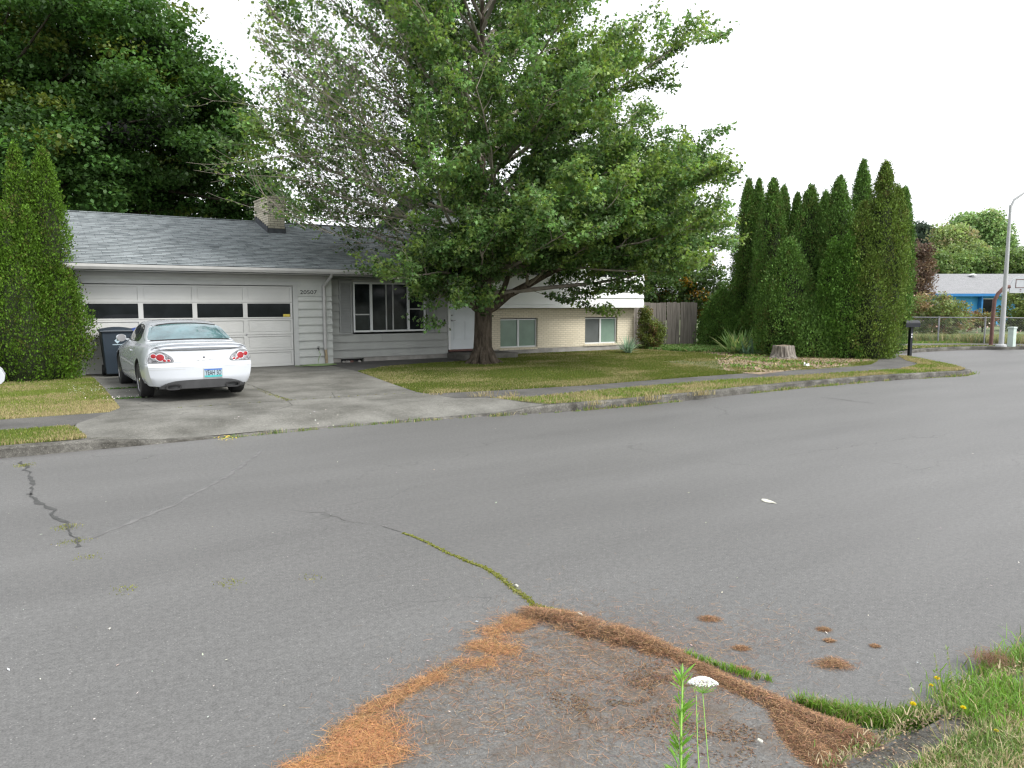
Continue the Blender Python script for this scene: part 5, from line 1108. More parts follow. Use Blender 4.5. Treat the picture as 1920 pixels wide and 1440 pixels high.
strap('low blue green strap plant between the tallest one and its neighbour', G(1400, 664, .2), 36, .55, .04, (.12, .2, .13), (.25, .33, .18), gY, 2)
strap('yellow green arching strap plant just left of the stump', G(1443, 664, .2), 26, .5, .035, (.22, .34, .07), (.35, .42, .1), gY, 2)
# stump
sp = G(1468, 671, .17); st = thing('tree_stump', 'weathered grey tree stump on the bare bed', 'stump', sp); b = MB(); vs = []; n = 40; prof = [(0, .47), (.06, .40), (.16, .345), (.3, .32), (.38, .315), (.395, .30)]
for z, r in prof:
    for k in range(n):
        a = 2*math.pi*k/n; rr = r*(1+.06*math.sin(a*5+1)+.05*math.sin(a*11)+(.12*math.sin(a*4+2) if z < .1 else 0)); vs.append((rr*math.cos(a), rr*math.sin(a), z+.012*math.sin(a*3)*(z > .3)))
fs = [(i*n+k, i*n+(k+1) % n, (i+1)*n+(k+1) % n, (i+1)*n+k) for i in range(len(prof)-1) for k in range(n)]; b.add(vs, fs, 'stump'); b.build('stump_side', st, smooth=True)
M['cut'] = pm('stump_cut_wood', (.2, .16, .12), .9, .3, 14, .5, 40); b = MB(); vs2 = vs[-n:]+[(0, 0, .385)]; b.add(vs2, [(k, (k+1) % n, n) for k in range(n)], 'cut'); b.build('cut_face', st)
# board fence with posts
fp0 = np.array(G(1190, 650, .2)); fa = np.array([19.15, 22.3]); fb = np.array([22.55, 21.35]); fo = thing('board_fence', 'weathered grey brown vertical board fence between house and evergreens', 'fence', (fa[0], fa[1], .2)); dv = fb-fa; L = np.linalg.norm(dv); dv /= L; nv_ = np.array([-dv[1], dv[0]]); x = 0; b = MB()
while x < L:
    wd = R2.uniform(.13, .15); g_ = .006 if R2.random() < .85 else .03; zt = 1.72+R2.uniform(-.02, .02); o = R2.uniform(-.006, .006)
    P4 = [dv*x+nv_*o, dv*(x+wd)+nv_*(o+R2.uniform(-.008, .008)), dv*(x+wd)+nv_*(o+.02), dv*x+nv_*(o+.02)]; b.prism([tuple(p) for p in P4], .02, zt, 'fence'); x += wd+g_
b.build('boards', fo, fixn=True); b = MB()
for zz in (.35, 1.4): P4 = [nv_*.03, dv*L+nv_*.03, dv*L+nv_*.07, nv_*.07]; b.prism([tuple(p) for p in P4], zz, zz+.09, 'fence')
b.build('rails', fo)
for s in (0, L*.5, L-.05):
    b = MB(); c = dv*s+nv_*.12; b.box(c[0]-.045, c[0]+.045, c[1]-.045, c[1]+.045, -.05, 1.68, 'fence'); b.build('post', fo)
#TREES_END

# ================================================================== CAR
CX, CY, CZ = 2.76, 14.32, ZA(15.5)+.006
car = thing('parked_car', 'white two door car parked rear outward before the garage', 'car', (CX, CY, CZ), rz=R(0.6))
ST = [ # y, half section from bottom centre to top centre (x,z)
 (0.00, [(0, .27), (.70, .27), (.80, .31), (.86, .50), (.875, .70), (.84, .83), (.77, .90), (.60, .925), (.35, .94), (0, .945)]),
 (0.20, [(0, .26), (.74, .26), (.86, .31), (.905, .52), (.905, .70), (.865, .85), (.80, .935), (.66, .965), (.38, .985), (0, .99)]),
 (0.55, [(0, .28), (.76, .28), (.88, .34), (.922, .52), (.922, .70), (.885, .87), (.815, .955), (.68, .985), (.40, 1.005), (0, 1.01)]),
 (0.85, [(0, .26), (.76, .26), (.885, .31), (.925, .50), (.925, .70), (.89, .87), (.815, .965), (.71, 1.00), (.42, 1.035), (0, 1.04)]),
 (1.15, [(0, .25), (.76, .25), (.885, .29), (.925, .48), (.925, .70), (.892, .88), (.81, .985), (.70, 1.10), (.44, 1.17), (0, 1.18)]),
 (1.50, [(0, .24), (.76, .24), (.885, .28), (.925, .48), (.925, .70), (.892, .885), (.81, .99), (.665, 1.235), (.45, 1.30), (0, 1.32)]),
 (1.90, [(0, .23), (.76, .23), (.885, .27), (.922, .48), (.925, .70), (.89, .885), (.81, .99), (.63, 1.30), (.43, 1.365), (0, 1.385)]),
 (2.40, [(0, .23), (.76, .23), (.885, .27), (.920, .48), (.922, .70), (.888, .875), (.81, .98), (.62, 1.315), (.42, 1.38), (0, 1.40)]),
 (2.90, [(0, .23), (.76, .23), (.88, .27), (.918, .48), (.92, .70), (.885, .86), (.805, .965), (.62, 1.285), (.42, 1.35), (0, 1.37)]),
 (3.35, [(0, .23), (.76, .23), (.88, .27), (.918, .48), (.92, .69), (.88, .845), (.80, .94), (.65, 1.13), (.43, 1.18), (0, 1.20)]),
 (3.75, [(0, .23), (.76, .23), (.88, .27), (.92, .47), (.92, .67), (.88, .82), (.80, .89), (.70, .95), (.43, .985), (0, 1.00)]),
 (4.20, [(0, .24), (.76, .24), (.87, .28), (.91, .46), (.91, .64), (.86, .77), (.78, .82), (.66, .85), (.40, .88), (0, .89)]),
 (4.65, [(0, .28), (.68, .28), (.78, .32), (.84, .45), (.83, .58), (.78, .68), (.70, .73), (.58, .76), (.35, .79), (0, .80)]),
 (4.93, [(0, .34), (.50, .34), (.60, .37), (.66, .45), (.65, .54), (.60, .60), (.54, .64), (.44, .66), (.25, .68), (0, .69)]),
]
def crom(P, ts):
    P = np.asarray(P, float); n = len(P); out = []
    for t in ts:
        i = min(int(t), n-2); f = t-i; a, b_, c, d = P[max(i-1, 0)], P[i], P[i+1], P[min(i+2, n-1)]
        out.append(.5*((2*b_)+(-a+c)*f+(2*a-5*b_+4*c-d)*f*f+(-a+3*b_-3*c+d)*f**3))
    return np.array(out)
NS, NV = 110, 64
ys = crom([[s[0]] for s in ST], np.linspace(0, len(ST)-1, NS))[:, 0]
secs = crom([np.array(s[1]).ravel() for s in ST], np.linspace(0, len(ST)-1, NS)).reshape(NS, 10, 2)
half = np.array([crom(s, np.linspace(0, 9, NV)) for s in secs]); half[:, :, 0] = half[:, :, 0].clip(0)
def rear_y(x, z):      # the tail seen from the side, and rounded towards the corners
    return np.interp(z, [.20, .32, .40, .62, .66, .70, .90, .96, 1.0], [.10, .03, 0, 0, .035, .06, .10, .02, .03])+.20*(np.abs(x)/.92)**3.2
V = []; ring = 2*NV-2
for i in range(NS):
    h = half[i]; full = np.concatenate([h, h[::-1][1:-1]*[-1, 1]])
    w_ = max(0, 1-ys[i]/.75)**1.3
    for x, z in full: V.append((x, ys[i]+w_*rear_y(x, z) - (.25*(abs(x)/.7)**2 if ys[i] > 4.6 else 0)*((ys[i]-4.6)/.33), z))
F = [(i*ring+k, i*ring+(k+1) % ring, (i+1)*ring+(k+1) % ring, (i+1)*ring+k) for i in range(NS-1) for k in range(ring)]
# rounded caps: rings pulled towards the centre
def cap(first):
    global V, F
    o = 0 if first else (NS-1)*ring; prev = [o+k for k in range(ring)]; src = np.array(V[o:o+ring]); cz = .66 if first else .5
    for s in np.linspace(.93, 0.07, 14):
        cur = []
        for k in range(ring):
            x, y, z = src[k]; x2 = x*s; z2 = cz+(z-cz)*s
            y2 = rear_y(x2, z2) if first else 4.93-.25*(abs(x2)/.7)**2+.02
            V.append((x2, float(y2), z2)); cur.append(len(V)-1)
        for k in range(ring): F.append((prev[k], cur[k], cur[(k+1) % ring], prev[(k+1) % ring]) if first else (prev[k], prev[(k+1) % ring], cur[(k+1) % ring], cur[k]))
        prev = cur
    F.append(tuple(prev[::-1]) if first else tuple(prev))
cap(True); cap(False)
b = MB(); b.add(V, F, 'carpaint'); body = b.build('body', None, smooth=True); 
bmx = bmesh.new(); bmx.from_mesh(body.data); bvh = BVHTree.FromBMesh(bmx); bmx.free()
WY = (1.08, 3.86); WR = .325
ct = MB()
for wy_ in WY:
    for s in (-1, 1): ct.lathe([(.375, -.28), (.375, .3)], (s*.85, wy_, .35), 'cardark', 36, 0)
cut = ct.build('cut', None); cut.hide_render = True
# each drum is its own closed piece; subtract
md = body.modifiers.new('arches', 'BOOLEAN'); md.operation = 'DIFFERENCE'; md.object = cut; md.solver = 'EXACT'; md.material_mode = 'TRANSFER' if hasattr(md, 'material_mode') else None
dg = bpy.context.evaluated_depsgraph_get(); me2 = bpy.data.meshes.new_from_object(body.evaluated_get(dg)); body.modifiers.clear(); body.data = me2; body.parent = car; bpy.data.objects.remove(cut)
if len(me2.materials) < 2: me2.materials.append(M['cardark'])
# faces inside the arches are dark
for p in me2.polygons:
    c = p.center
    for wy_ in WY:
        if abs(c.x) < .915 and abs(math.hypot(c.y-wy_, c.z-.35)-.375) < .012: p.material_index = 1
        if abs(abs(c.x)-.55) < .045 and math.hypot(c.y-wy_, c.z-.35) < .376 and abs(p.normal.x) > .9: p.material_index = 1
        if abs(abs(c.x)-.57) < .01 and abs(p.normal.x) > .9: p.material_index = 1
def smooth_closed(pts, n=72):
    P = np.array(pts, float); m = len(P); out = []
    for t in np.linspace(0, m, n, endpoint=False):
        i = int(t); f = t-i; a, b_, c, d = P[(i-1) % m], P[i % m], P[(i+1) % m], P[(i+2) % m]
        out.append(.5*((2*b_)+(-a+c)*f+(2*a-5*b_+4*c-d)*f*f+(-a+3*b_-3*c+d)*f**3))
    return np.array(out)
def proj(u, v, axis, side=1):
    if axis == 'y': o, d = Vector((u, -2, v)), Vector((0, 1, 0))
    elif axis == 'x': o, d = Vector((side*3, u, v)), Vector((-side, 0, 0))
    else: o, d = Vector((u, v, 3)), Vector((0, 0, -1))
    h = bvh.ray_cast(o, d)
    return (h[0], h[1]) if h[0] is not None else (None, None)
def patch(name, pts, axis, mat, off=.004, side=1, parent=None, rings=7, bulge=0, sm=True, n=72, rim=None):
    O = smooth_closed(pts, n) if sm else np.array(pts, float); n = len(O); c = O.mean(0); vs = []; last = None
    for j, s in enumerate(np.linspace(1, 0, rings+1)[:-1]):
        for k in range(n):
            q = c+(O[k]-c)*s; h, nn = proj(q[0], q[1], axis, side)
            if h is None: h, nn = last
            last = (h, nn); vs.append(h+nn*(off+bulge*(1-s*s)))
    h, nn = proj(c[0], c[1], axis, side); vs.append(h+nn*(off+bulge)); fs = []
    for j in range(rings-1):
        for k in range(n): fs.append((j*n+k, j*n+(k+1) % n, (j+1)*n+(k+1) % n, (j+1)*n+k))
    for k in range(n): fs.append(((rings-1)*n+k, (rings-1)*n+(k+1) % n, rings*n))
    k0 = len(vs)
    for k in range(n): 
        q = O[k]; h, nn = proj(q[0], q[1], axis, side)
        vs.append((h-nn*.004) if h is not None else vs[k])
    for k in range(n): fs.append((k, (k+1) % n, k0+(k+1) % n, k0+k))
    b = MB(); b.add(vs, fs, mat); return b.build(name, parent or car, smooth=True)
def seam(name, pts, axis, mat='carline', w=.008, off=.0015, side=1, parent=None):
    L = np.array(subdiv_line([tuple(p) for p in pts], .03)); T_ = np.gradient(L, axis=0); T_ /= np.linalg.norm(T_, axis=1, keepdims=True)+1e-9; Nn = np.stack([-T_[:, 1], T_[:, 0]], 1)*w/2; vs = []
    for a, c in zip(L+Nn, L-Nn):
        for q in (a, c):
            h, nn = proj(q[0], q[1], axis, side); vs.append(h+nn*off if h is not None else (vs[-1] if vs else Vector((0, 0, 0))))
    fs = [(2*i, 2*i+2, 2*i+3, 2*i+1) for i in range(len(L)-1)]; b = MB(); b.add(vs, fs, mat); return b.build(name, parent or car)
# rear window (seen from behind) with a dark surround
rw = [(-.60, 1.27), (-.3, 1.315), (0, 1.325), (.3, 1.315), (.60, 1.27), (.66, 1.20), (.72, 1.08), (.69, 1.05), (.4, 1.06), (0, 1.066), (-.4, 1.06), (-.69, 1.05), (-.72, 1.08), (-.66, 1.20)]
patch('window_surround', [(x*1.06, 1.183+(z-1.183)*1.17) for x, z in rw], 'y', 'black', .0025, rings=9)
patch('rear_window', rw, 'y', 'rearglass', .005, rings=10)
# side glass
sgl = [(1.72, 1.02), (1.60, 1.08), (1.66, 1.19), (1.95, 1.275), (2.4, 1.30), (2.8, 1.265), (3.15, 1.15), (3.42, 1.02), (3.2, .995), (2.6, 1.0), (2.1, 1.005)]
for s in (-1, 1):
    patch('window_surround', [(2.5+(y-2.5)*1.03, 1.14+(z-1.14)*1.09) for y, z in sgl], 'x', 'black', .0025, s)
    g_ = patch('side_window', sgl, 'x', 'carglass', .005, s); seam('window_pillar', [(2.12, 1.0), (2.02, 1.28)], 'x', 'black', .05, .007, s, car)
# windscreen
wsn = [(0, 3.08), (.35, 3.1), (.56, 3.16), (.68, 3.62), (.4, 3.72), (0, 3.74), (-.4, 3.72), (-.68, 3.62), (-.56, 3.16), (-.35, 3.1)]
patch('windscreen', wsn, 'z', 'carglass', .004)
# tail lamps
for s in (-1, 1):
    lp = [(.865*s, .70), (.85*s, .79), (.79*s, .855), (.70*s, .87), (.60*s, .84), (.51*s, .775), (.485*s, .715), (.52*s, .695), (.66*s, .69), (.80*s, .687)]
    base_ = patch('lamp_housing', [(.68*s+(x-.68*s)*1.09, .775+(z-.775)*1.16) for x, z in lp], 'y', 'carline', .003)
    tl = patch('tail_lamp', lp, 'y', 'lens', .007, bulge=.004)
    for (x, z, r) in [(.775, .80, .040), (.675, .777, .062), (.612, .722, .026), (.548, .720, .026)]:
        an = np.linspace(0, 2*math.pi, 16, endpoint=False)
        patch('lamp_ring', [(s*x+r*1.22*math.cos(a), z+r*1.22*math.sin(a)*.92) for a in an], 'y', 'rim', .0135, parent=tl, rings=3, n=28)
        patch('red_lens', [(s*x+r*math.cos(a), z+r*math.sin(a)*.92) for a in an], 'y', 'red', .016, parent=tl, rings=4, bulge=.006, n=28)
# spoiler lip on the boot
vs = []; NX = 41
for i in range(NX):
    x = -.80+1.6*i/(NX-1); e = 1-(abs(x)/.80)**6; k = .028*e+.002; h, _ = proj(x, .29, 'z'); z0 = h.z; yb_ = .10+.16*(abs(x)/.8)**2.4
    vs += [(x, yb_+.15, z0-.004), (x, yb_+.05, z0+k*1.0), (x, yb_-.025, z0+k*1.15), (x, yb_-.03, z0+k*.6), (x, yb_+.012, z0-.028)]
b = MB(); b.add(vs, [(i*5+j, i*5+j+1, i*5+5+j+1, i*5+5+j) for i in range(NX-1) for j in range(4)], 'carpaint'); b.build('spoiler', car, smooth=True)
seam('boot_seam', [(-.74, .935), (-.5, .902), (-.25, .893), (.25, .893), (.5, .902), (.74, .935)], 'y', 'carline', .016, .003)
seam('boot_seam', [(-.47, .688), (.47, .688)], 'y', 'carline', .007); seam('bumper_seam', [(-.87, .60), (-.6, .605), (.6, .605), (.87, .60)], 'y', 'trim', .006)
seam('bumper_seam', [(-.87, .565), (-.3, .57)], 'y', 'trim', .005)
for s in (-1, 1):
    seam('bumper_seam', [(.23, .66), (.55, .665), (.68, .64)], 'x', 'carline', .007, side=s)
    seam('door_seam', [(1.83, .98), (1.72, .85), (1.70, .6), (1.78, .36)], 'x', 'carline', .007, side=s); seam('door_seam', [(3.38, .95), (3.36, .6), (3.32, .34)], 'x', 'carline', .007, side=s)
    seam('door_seam', [(1.62, .335), (3.4, .335)], 'x', 'carline', .006, side=s)
    seam('side_moulding', [(1.56, .58), (2.4, .60), (3.3, .615)], 'x', 'trim', .03, .007, s); b = MB()
    h, nn = proj(1.95, .83, 'x', s); b.box(-.012, .012, -.075, .075, -.014, .014, 'carpaint'); o = b.build('door_handle', car, bevel=.008); o.location = h+nn*.012
    # fuel flap or dimple
    # mirror
    b = MB(); vs = []; 
    for j, (dx_, sc) in enumerate([(-.10, .55), (-.04, .95), (.05, 1.0), (.09, .8)]):
        for k in range(16): a = 2*math.pi*k/16; vs.append((s*(.925)+.095*sc*np.sign(math.cos(a))*abs(math.cos(a))**.75, 3.20+dx_*.7*-1, 1.02+.068*sc*np.sign(math.sin(a))*abs(math.sin(a))**.75))
    b.add(vs, [(j*16+k, j*16+(k+1) % 16, j*16+16+(k+1) % 16, j*16+16+k) for j in range(3) for k in range(16)]+[tuple(range(16))[::-1], tuple(range(48, 64))], 'carpaint')
    b.box(min(s*.72, s*.86), max(s*.72, s*.86), 3.17, 3.23, .975, 1.005, 'carpaint'); mo = b.build('wing_mirror', car, smooth=True)
    b = MB(); b.add([(s*1.03+.085*np.sign(math.cos(a))*abs(math.cos(a))**.75, 3.128, 1.02+.052*np.sign(math.sin(a))*abs(math.sin(a))**.75) for a in np.linspace(0, 6.283, 20, endpoint=False)], [tuple(range(20))], 'mirror') if False else b.lathe([(.075, 3.13), (.078, 3.136)], (s*.925, 0, 1.02), 'metal', 16, 1); b.build('mirror_glass', mo)
# lower rear panel, exhausts
dfp = [(-.80, .36), (-.62, .44), (-.30, .468), (.30, .468), (.62, .44), (.80, .36), (.78, .33), (.4, .40), (0, .402), (-.4, .40), (-.78, .33)]
vs = []; NX = 40
for i in range(NX+1):
    x = -.72+1.44*i/NX; e = (abs(x)/.72)**4; zt = .385-.12*e; yv = float(rear_y(np.array(x), np.array(.36)))-.008
    vs += [(x, yv+.008, zt+.0), (x, yv-.002, zt-.010), (x, yv+.012, .225+.01*e), (x, yv+.22, .19)]
b = MB(); b.add(vs, [(i*4+j, i*4+j+1, i*4+5+j, i*4+4+j) for i in range(NX) for j in range(3)], 'cardark'); b.build('diffuser', car, smooth=True)
b = MB(); b.box(-.72, .72, .3, 4.4, .20, .26, 'black'); b.build('underbody', car)
for s in (-1, 1):
    b = MB(); 
    for yy, sc in ((0, 1),): pass
    vs = []
    for j, (yy, sc, hh) in enumerate([(.22, .9, .9), (.02, 1, 1), (.0, 1.0, 1.0), (.005, .75, .6), (.16, .7, .55)]):
        for k in range(20): a = 2*math.pi*k/20; vs.append((s*.50+.125*sc*np.sign(math.cos(a))*abs(math.cos(a))**.6, yy+.0, .262+.05*hh*np.sign(math.sin(a))*abs(math.sin(a))**.6))
    b.add(vs, [(j*20+k, j*20+(k+1) % 20, j*20+20+(k+1) % 20, j*20+20+k) for j in range(4) for k in range(20)]+[tuple(range(80, 100))], 'tyre'); b.build('exhaust_tip', car, smooth=True)
# badge dot, script, plate
b = MB(); h, nn = proj(.03, .765, 'y'); b.lathe([(.016, -.006), (.016, 0), (.01, .002)], (h.x, h.y, h.z), 'cardark', 12, 1); b.build('boot_lock', car)
Vt, Ft = text_mb('GRAND PRIX', .055, 'trim', .001); b = MB(); h, nn = proj(.05, .708, 'y'); b.add([(h.x-.0+v[0]*1.05, h.y-.006-v[2]-.0*v[1], h.z+v[1]) for v in Vt], Ft, 'badge') if False else b.add([(h.x+v[0]*1.05, h.y-.006-v[2], h.z+v[1]*.8) for v in Vt], Ft, 'trim'); b.build('lettering', car, fixn=False)
M['plate'] = pm('plate_pale', (.28, .37, .42), .5, .08, 8); M['plateblue'] = pm('plate_blue_band', (.05, .13, .42), .5, .1, 8); M['plateteal'] = pm('plate_teal', (.05, .33, .33), .5, .15, 12)
px, pz, py = .16, .485, -.012; b = MB(); b.box(px-.152, px+.152, py, py+.012, pz-.076, pz+.076, 'plate'); pl = b.build('number_plate', car)
b = MB(); b.box(px-.150, px+.150, py-.002, py-.0002, pz+.052, pz+.074, 'plateblue'); b.build('plate_band', pl); b = MB(); b.box(px-.150, px+.150, py-.002, py-.0002, pz-.074, pz-.042, 'plateteal'); b.build('plate_band', pl)
for tx, dx_ in (('YEAH', -.052), ('SO', .098)):
    Vt, Ft = text_mb(tx, .125, 'black', .001); b = MB(); b.add([(px+dx_+v[0]*.52, py-.003-v[2], pz+v[1]) for v in Vt], Ft, 'black'); b.build('plate_lettering', pl, fixn=False)
b = MB(); b.box(px-.16, px+.16, py+.003, py+.02, pz+.078, pz+.085, 'chrome') if False else b.box(px-.165, px+.165, py+.004, py+.03, pz-.085, pz+.085, 'trim'); b.build('plate_recess', car)
# parcel shelf items
b = MB(); b.box(-.02, .32, 1.15, 1.2, 1.03, 1.045, 'white')
# wheels
def wheel(x, y, s):
    tb = MB(); c = (0, 0, 0); tb.lathe([(.215, -.10), (.27, -.112), (.305, -.11), (WR, -.085), (WR, .085), (.305, .11), (.27, .112), (.215, .10)], c, 'tyre', 40, 0); t = tb.build('wheel', car, smooth=True); t.location = (x, y, WR)
    rb = MB(); rb.lathe([(.218, .06), (.222, .100), (.212, .104), (.20, .06), (.195, -.05), (.05, -.05), (.02, -.04)], (0, 0, 0), 'rim', 40, 0); 
    for k in range(5):
        a = 2*math.pi*k/5+.3; ca, sa = math.cos(a), math.sin(a); vs = []
        for r_, w_, d_ in ((.03, .032, .092), (.12, .026, .098), (.212, .040, .088)):
            for e, dd in ((-w_, 0), (w_, 0), (w_, -.04), (-w_, -.04)): vs.append((d_+dd, r_*ca-e*sa, r_*sa+e*ca))
        rb.add(vs, [(j*4+k2, j*4+(k2+1) % 4, j*4+4+(k2+1) % 4, j*4+4+k2) for j in range(2) for k2 in range(4)]+[(0, 1, 2, 3), (11, 10, 9, 8)], 'rim')
    rb.lathe([(.045, .05), (.045, .10), (.03, .108)], (0, 0, 0), 'rim', 16, 0); o = rb.build('rim', t, smooth=True)
    if s < 0: o.rotation_euler = (0, 0, math.pi)
for wy_ in WY:
    for s in (-1, 1): wheel(s*.80, wy_, s)

# ================================================================== BINS, LEFT MAILBOX
M['logo'] = pm('bin_logo', (.38, .48, .55), .5, .1, 8)
def bin_(loc, mat, label, rz=0, logo=True):
    t = thing('wheelie_bin', label, 'bin', loc, 'wheelie bins by the garage', rz); b = MB(); vs = []
    for z, w_, d0, d1 in [(.06, .25, -.26, .2), (.5, .28, -.31, .28), (1.0, .315, -.36, .36), (1.05, .335, -.38, .38)]: vs += [(-w_, d0, z), (w_, d0, z), (w_, d1, z), (-w_, d1, z)]
    b.add(vs, [(j*4+k, j*4+(k+1) % 4, j*4+4+(k+1) % 4, j*4+4+k) for j in range(3) for k in range(4)]+[(3, 2, 1, 0), (12, 13, 14, 15)], mat); b.build('body', t, bevel=.02)
    b = MB(); vs = []
    for x in np.linspace(-.35, .35, 9):
        e = (x/.35)**2; vs += [(x, -.41, 1.052), (x, -.40, 1.085-.02*e), (x, -.1, 1.15-.05*e), (x, .36, 1.13-.05*e), (x, .40, 1.052)]
    b.add(vs, [(i*5+j, i*5+5+j, i*5+5+(j+1) % 5, i*5+(j+1) % 5) for i in range(8) for j in range(5)]+[tuple(range(5)), tuple(range(40, 45))[::-1]], mat); b.build('lid', t, smooth=True)
    for s in (-1, 1): b = MB(); b.lathe([(.05, -.03), (.13, -.03), (.13, .03), (.05, .03)], (s*.26, .22, .13), 'black', 20, 0); b.build('wheel', t)
    b = MB(); b.tube([(-.25, .42, 1.03), (.25, .42, 1.03)], .015, 'black', 8); b.build('handle', t)
    if logo:
        b = MB(); yl = -.345; b.add([(0, yl, .77), (.062, yl-.006, .835), (0, yl-.014, .90), (-.062, yl-.006, .835)], [(0, 1, 2, 3)], 'logo'); b.add([(-.02, yl-.010, .83), (.03, yl-.011, .84), (.0, yl-.013, .86)], [(0, 1, 2)], mat)
        for k in range(9): x = -.10+k*.0235; b.add([(x, yl+.004, .735), (x+.017, yl+.004, .735), (x+.017, yl+.001, .757), (x, yl+.001, .757)], [(0, 1, 2, 3)], 'logo')
        b.build('emblem', t, fixn=False)
    return t
bq = G(213, 703, .2); bin_((bq[0]+.06, 20.02, ZA(20)), 'bin', 'dark navy wheelie bin between the evergreen and the white car', 0)
bin_((2.62, 20.0, ZA(20)), 'bluebin', 'blue lidded bin mostly hidden behind the car mirror', 0, False)
q = YP(3, 703, 11.75); mb = thing('letterbox', 'pale letterbox end cut off by the left picture edge', 'letterbox', (q[0]-.06, 11.75, ZA(11.7))); b = MB(); z = q[2]-ZA(11.7)
b.extr([(-.24, z-.1), (.05, z-.1), (.088, z-.06), (.10, z+.0), (.07, z+.07), (.03, z+.11), (-.24, z+.11)], 1, -.22, .22, 'board'); b.build('box', mb, bevel=.006)
b = MB(); b.box(-.02, .0, -.226, -.2205, z-.03, z+.08, 'plateblue'); b.build('sticker', mb); b = MB(); b.box(-.36, -.28, -.04, .04, -.1, z-.1, 'fence'); b.box(-.36, .0, -.03, .03, z-.14, z-.101, 'fence'); b.build('post', mb)

# ================================================================== BLACK MAILBOX
M['mbx'] = pm('mailbox_black_paint', (.008, .010, .014), .45, .2, 8, spec=.3)
mbp = G(1705, 670, .1); t = thing('mailbox', 'black rural mailbox with rounded top on a black post', 'mailbox', mbp, rz=R(-12)); b = MB(); b.box(-.05, .05, -.05, .05, -.05, 1.0, 'mbx'); b.build('post', t, bevel=.005)
pr = [(-.11, 1.0), (.11, 1.0), (.11, 1.12)]+[(.11*math.cos(a), 1.12+.11*math.sin(a)) for a in np.linspace(.2, math.pi-.2, 9)]+[(-.11, 1.12)]
b = MB(); b.extr([(y, z) for y, z in pr], 0, -.32, .30, 'mbx'); b.build('box', t, bevel=.004); b = MB(); b.extr([(y*1.06, 1.005+(z-1.005)*1.04) for y, z in pr], 0, -.345, -.322, 'mbx'); b.build('door', t)
for i, ch_ in enumerate('2'):
    pass
b = MB()
for k, z in enumerate((.66, .74)): b.box(-.02, .02, -.054, -.0505, z, z+.05, 'white')
b.build('number_sticker', t)

# ================================================================== FAR SIDE
def zrel(px, py, base): 
    d = ray(px, py); th = math.hypot(base[0], base[1]); return CH+d[2]*th/math.hypot(d[0], d[1])
# lamp post
lb = G(1877, 650, .14); lt_ = thing('lamp_post', 'tall pale grey street lamp post with a thin curved arm', 'lamp post', lb); hz = zrel(1888, 385, lb)-lb[2]; b = MB(); b.tube([(0, 0, 0), (0, 0, hz*.5), (0, 0, hz)], [.10, .08, .05], 'lamp', 12); b.build('pole', lt_, True)
b = MB(); b.lathe([(.2, 0), (.2, .06), (.15, .1)], (0, 0, 0), 'lamp', 14); b.build('base', lt_); b = MB(); D_ = np.array([rtv[0], rtv[1], 0]); b.tube([(0, 0, hz-.1), D_*.12+[0, 0, hz+.2], D_*.5+[0, 0, hz+.48], D_*1.2+[0, 0, hz+.72], D_*2.0+[0, 0, hz+.8]], [.05, .045, .04, .035, .03], 'lamp', 8); b.build('arm', lt_, True)
b = MB(); vs = []; e = D_*2.25+[0, 0, hz+.78]; b.tube([D_*1.95+[0, 0, hz+.8], D_*2.15+[0, 0, hz+.8], D_*2.5+[0, 0, hz+.76]], [.05, .13, .09], 'lamp', 10); b.build('lamp_head', lt_, True)
# basketball stand
bb_ = G(1858, 647, .14); t = thing('basketball_stand', 'rusty curved basketball pole with a white backboard', 'basketball stand', bb_); h1 = zrel(1864, 563, bb_)-bb_[2]; h2 = zrel(1886, 537, bb_)-bb_[2]; b = MB()
P_ = [(0, 0, 0), (0, 0, h1*.6), D_*.03+[0, 0, h1], D_*.16+[0, 0, h1+.28], D_*.38+[0, 0, h2-.06], D_*.62+[0, 0, h2]]; b.tube(P_, [.075]*6, 'rust', 12); b.build('pole', t, True)
zc = (zrel(1905, 534, bb_)-bb_[2]); b = MB(); w0, w1 = .62, 1.75; out = [(w0, zc-.33), (w1, zc-.33), (w1, zc-.05), (w1-.14, zc+.28), (w1-.4, zc+.38), (w0+.4, zc+.38), (w0+.13, zc+.26), (w0, zc-.02)]
Fd = np.array([FW2[0], FW2[1], 0]); vs = [D_*x+[0, 0, z]-Fd*.02 for x, z in out]+[D_*x+[0, 0, z]+Fd*.02 for x, z in out]; m = len(out); b.add(vs, [tuple(range(m))[::-1], tuple(range(m, 2*m))]+[(i, (i+1) % m, m+(i+1) % m, m+i) for i in range(m)], 'board'); bd = b.build('backboard', t)
b = MB(); cx_ = (w0+w1)/2-.12; r0, r1, z0, z1 = cx_-.22, cx_+.22, zc-.12, zc+.24
def barp(a, c, z0_, z1_): vs = [D_*x+[0, 0, z]-Fd*(.022+e) for e in (0, .006) for x, z in ((a, z0_), (c, z0_), (c, z1_), (a, z1_))]; b.add(vs, [(0, 1, 2, 3), (7, 6, 5, 4), (0, 4, 5, 1), (1, 5, 6, 2), (2, 6, 7, 3), (3, 7, 4, 0)], 'rust')
barp(r0, r1, z0, z0+.025); barp(r0, r1, z1-.025, z1); barp(r0, r0+.025, z0+.026, z1-.026); barp(r1-.025, r1, z0+.026, z1-.026); barp(cx_-.03, cx_+.03, zc-.2, zc-.17); barp(cx_-.03, cx_+.03, zc-.26, zc-.24); b.build('target_square', bd)
# utility pedestal
pb = G(1896, 650, .14); t = thing('utility_pedestal', 'small pale green utility pedestal right of the lamp post', 'utility box', pb); b = MB(); b.box(-.13, .13, -.11, .11, 0, .72, 'pedestal'); b.build('cabinet', t, bevel=.015); b = MB(); b.box(-.15, .15, -.13, .13, .722, .80, 'pedestal'); b.build('cap', t, bevel=.02)
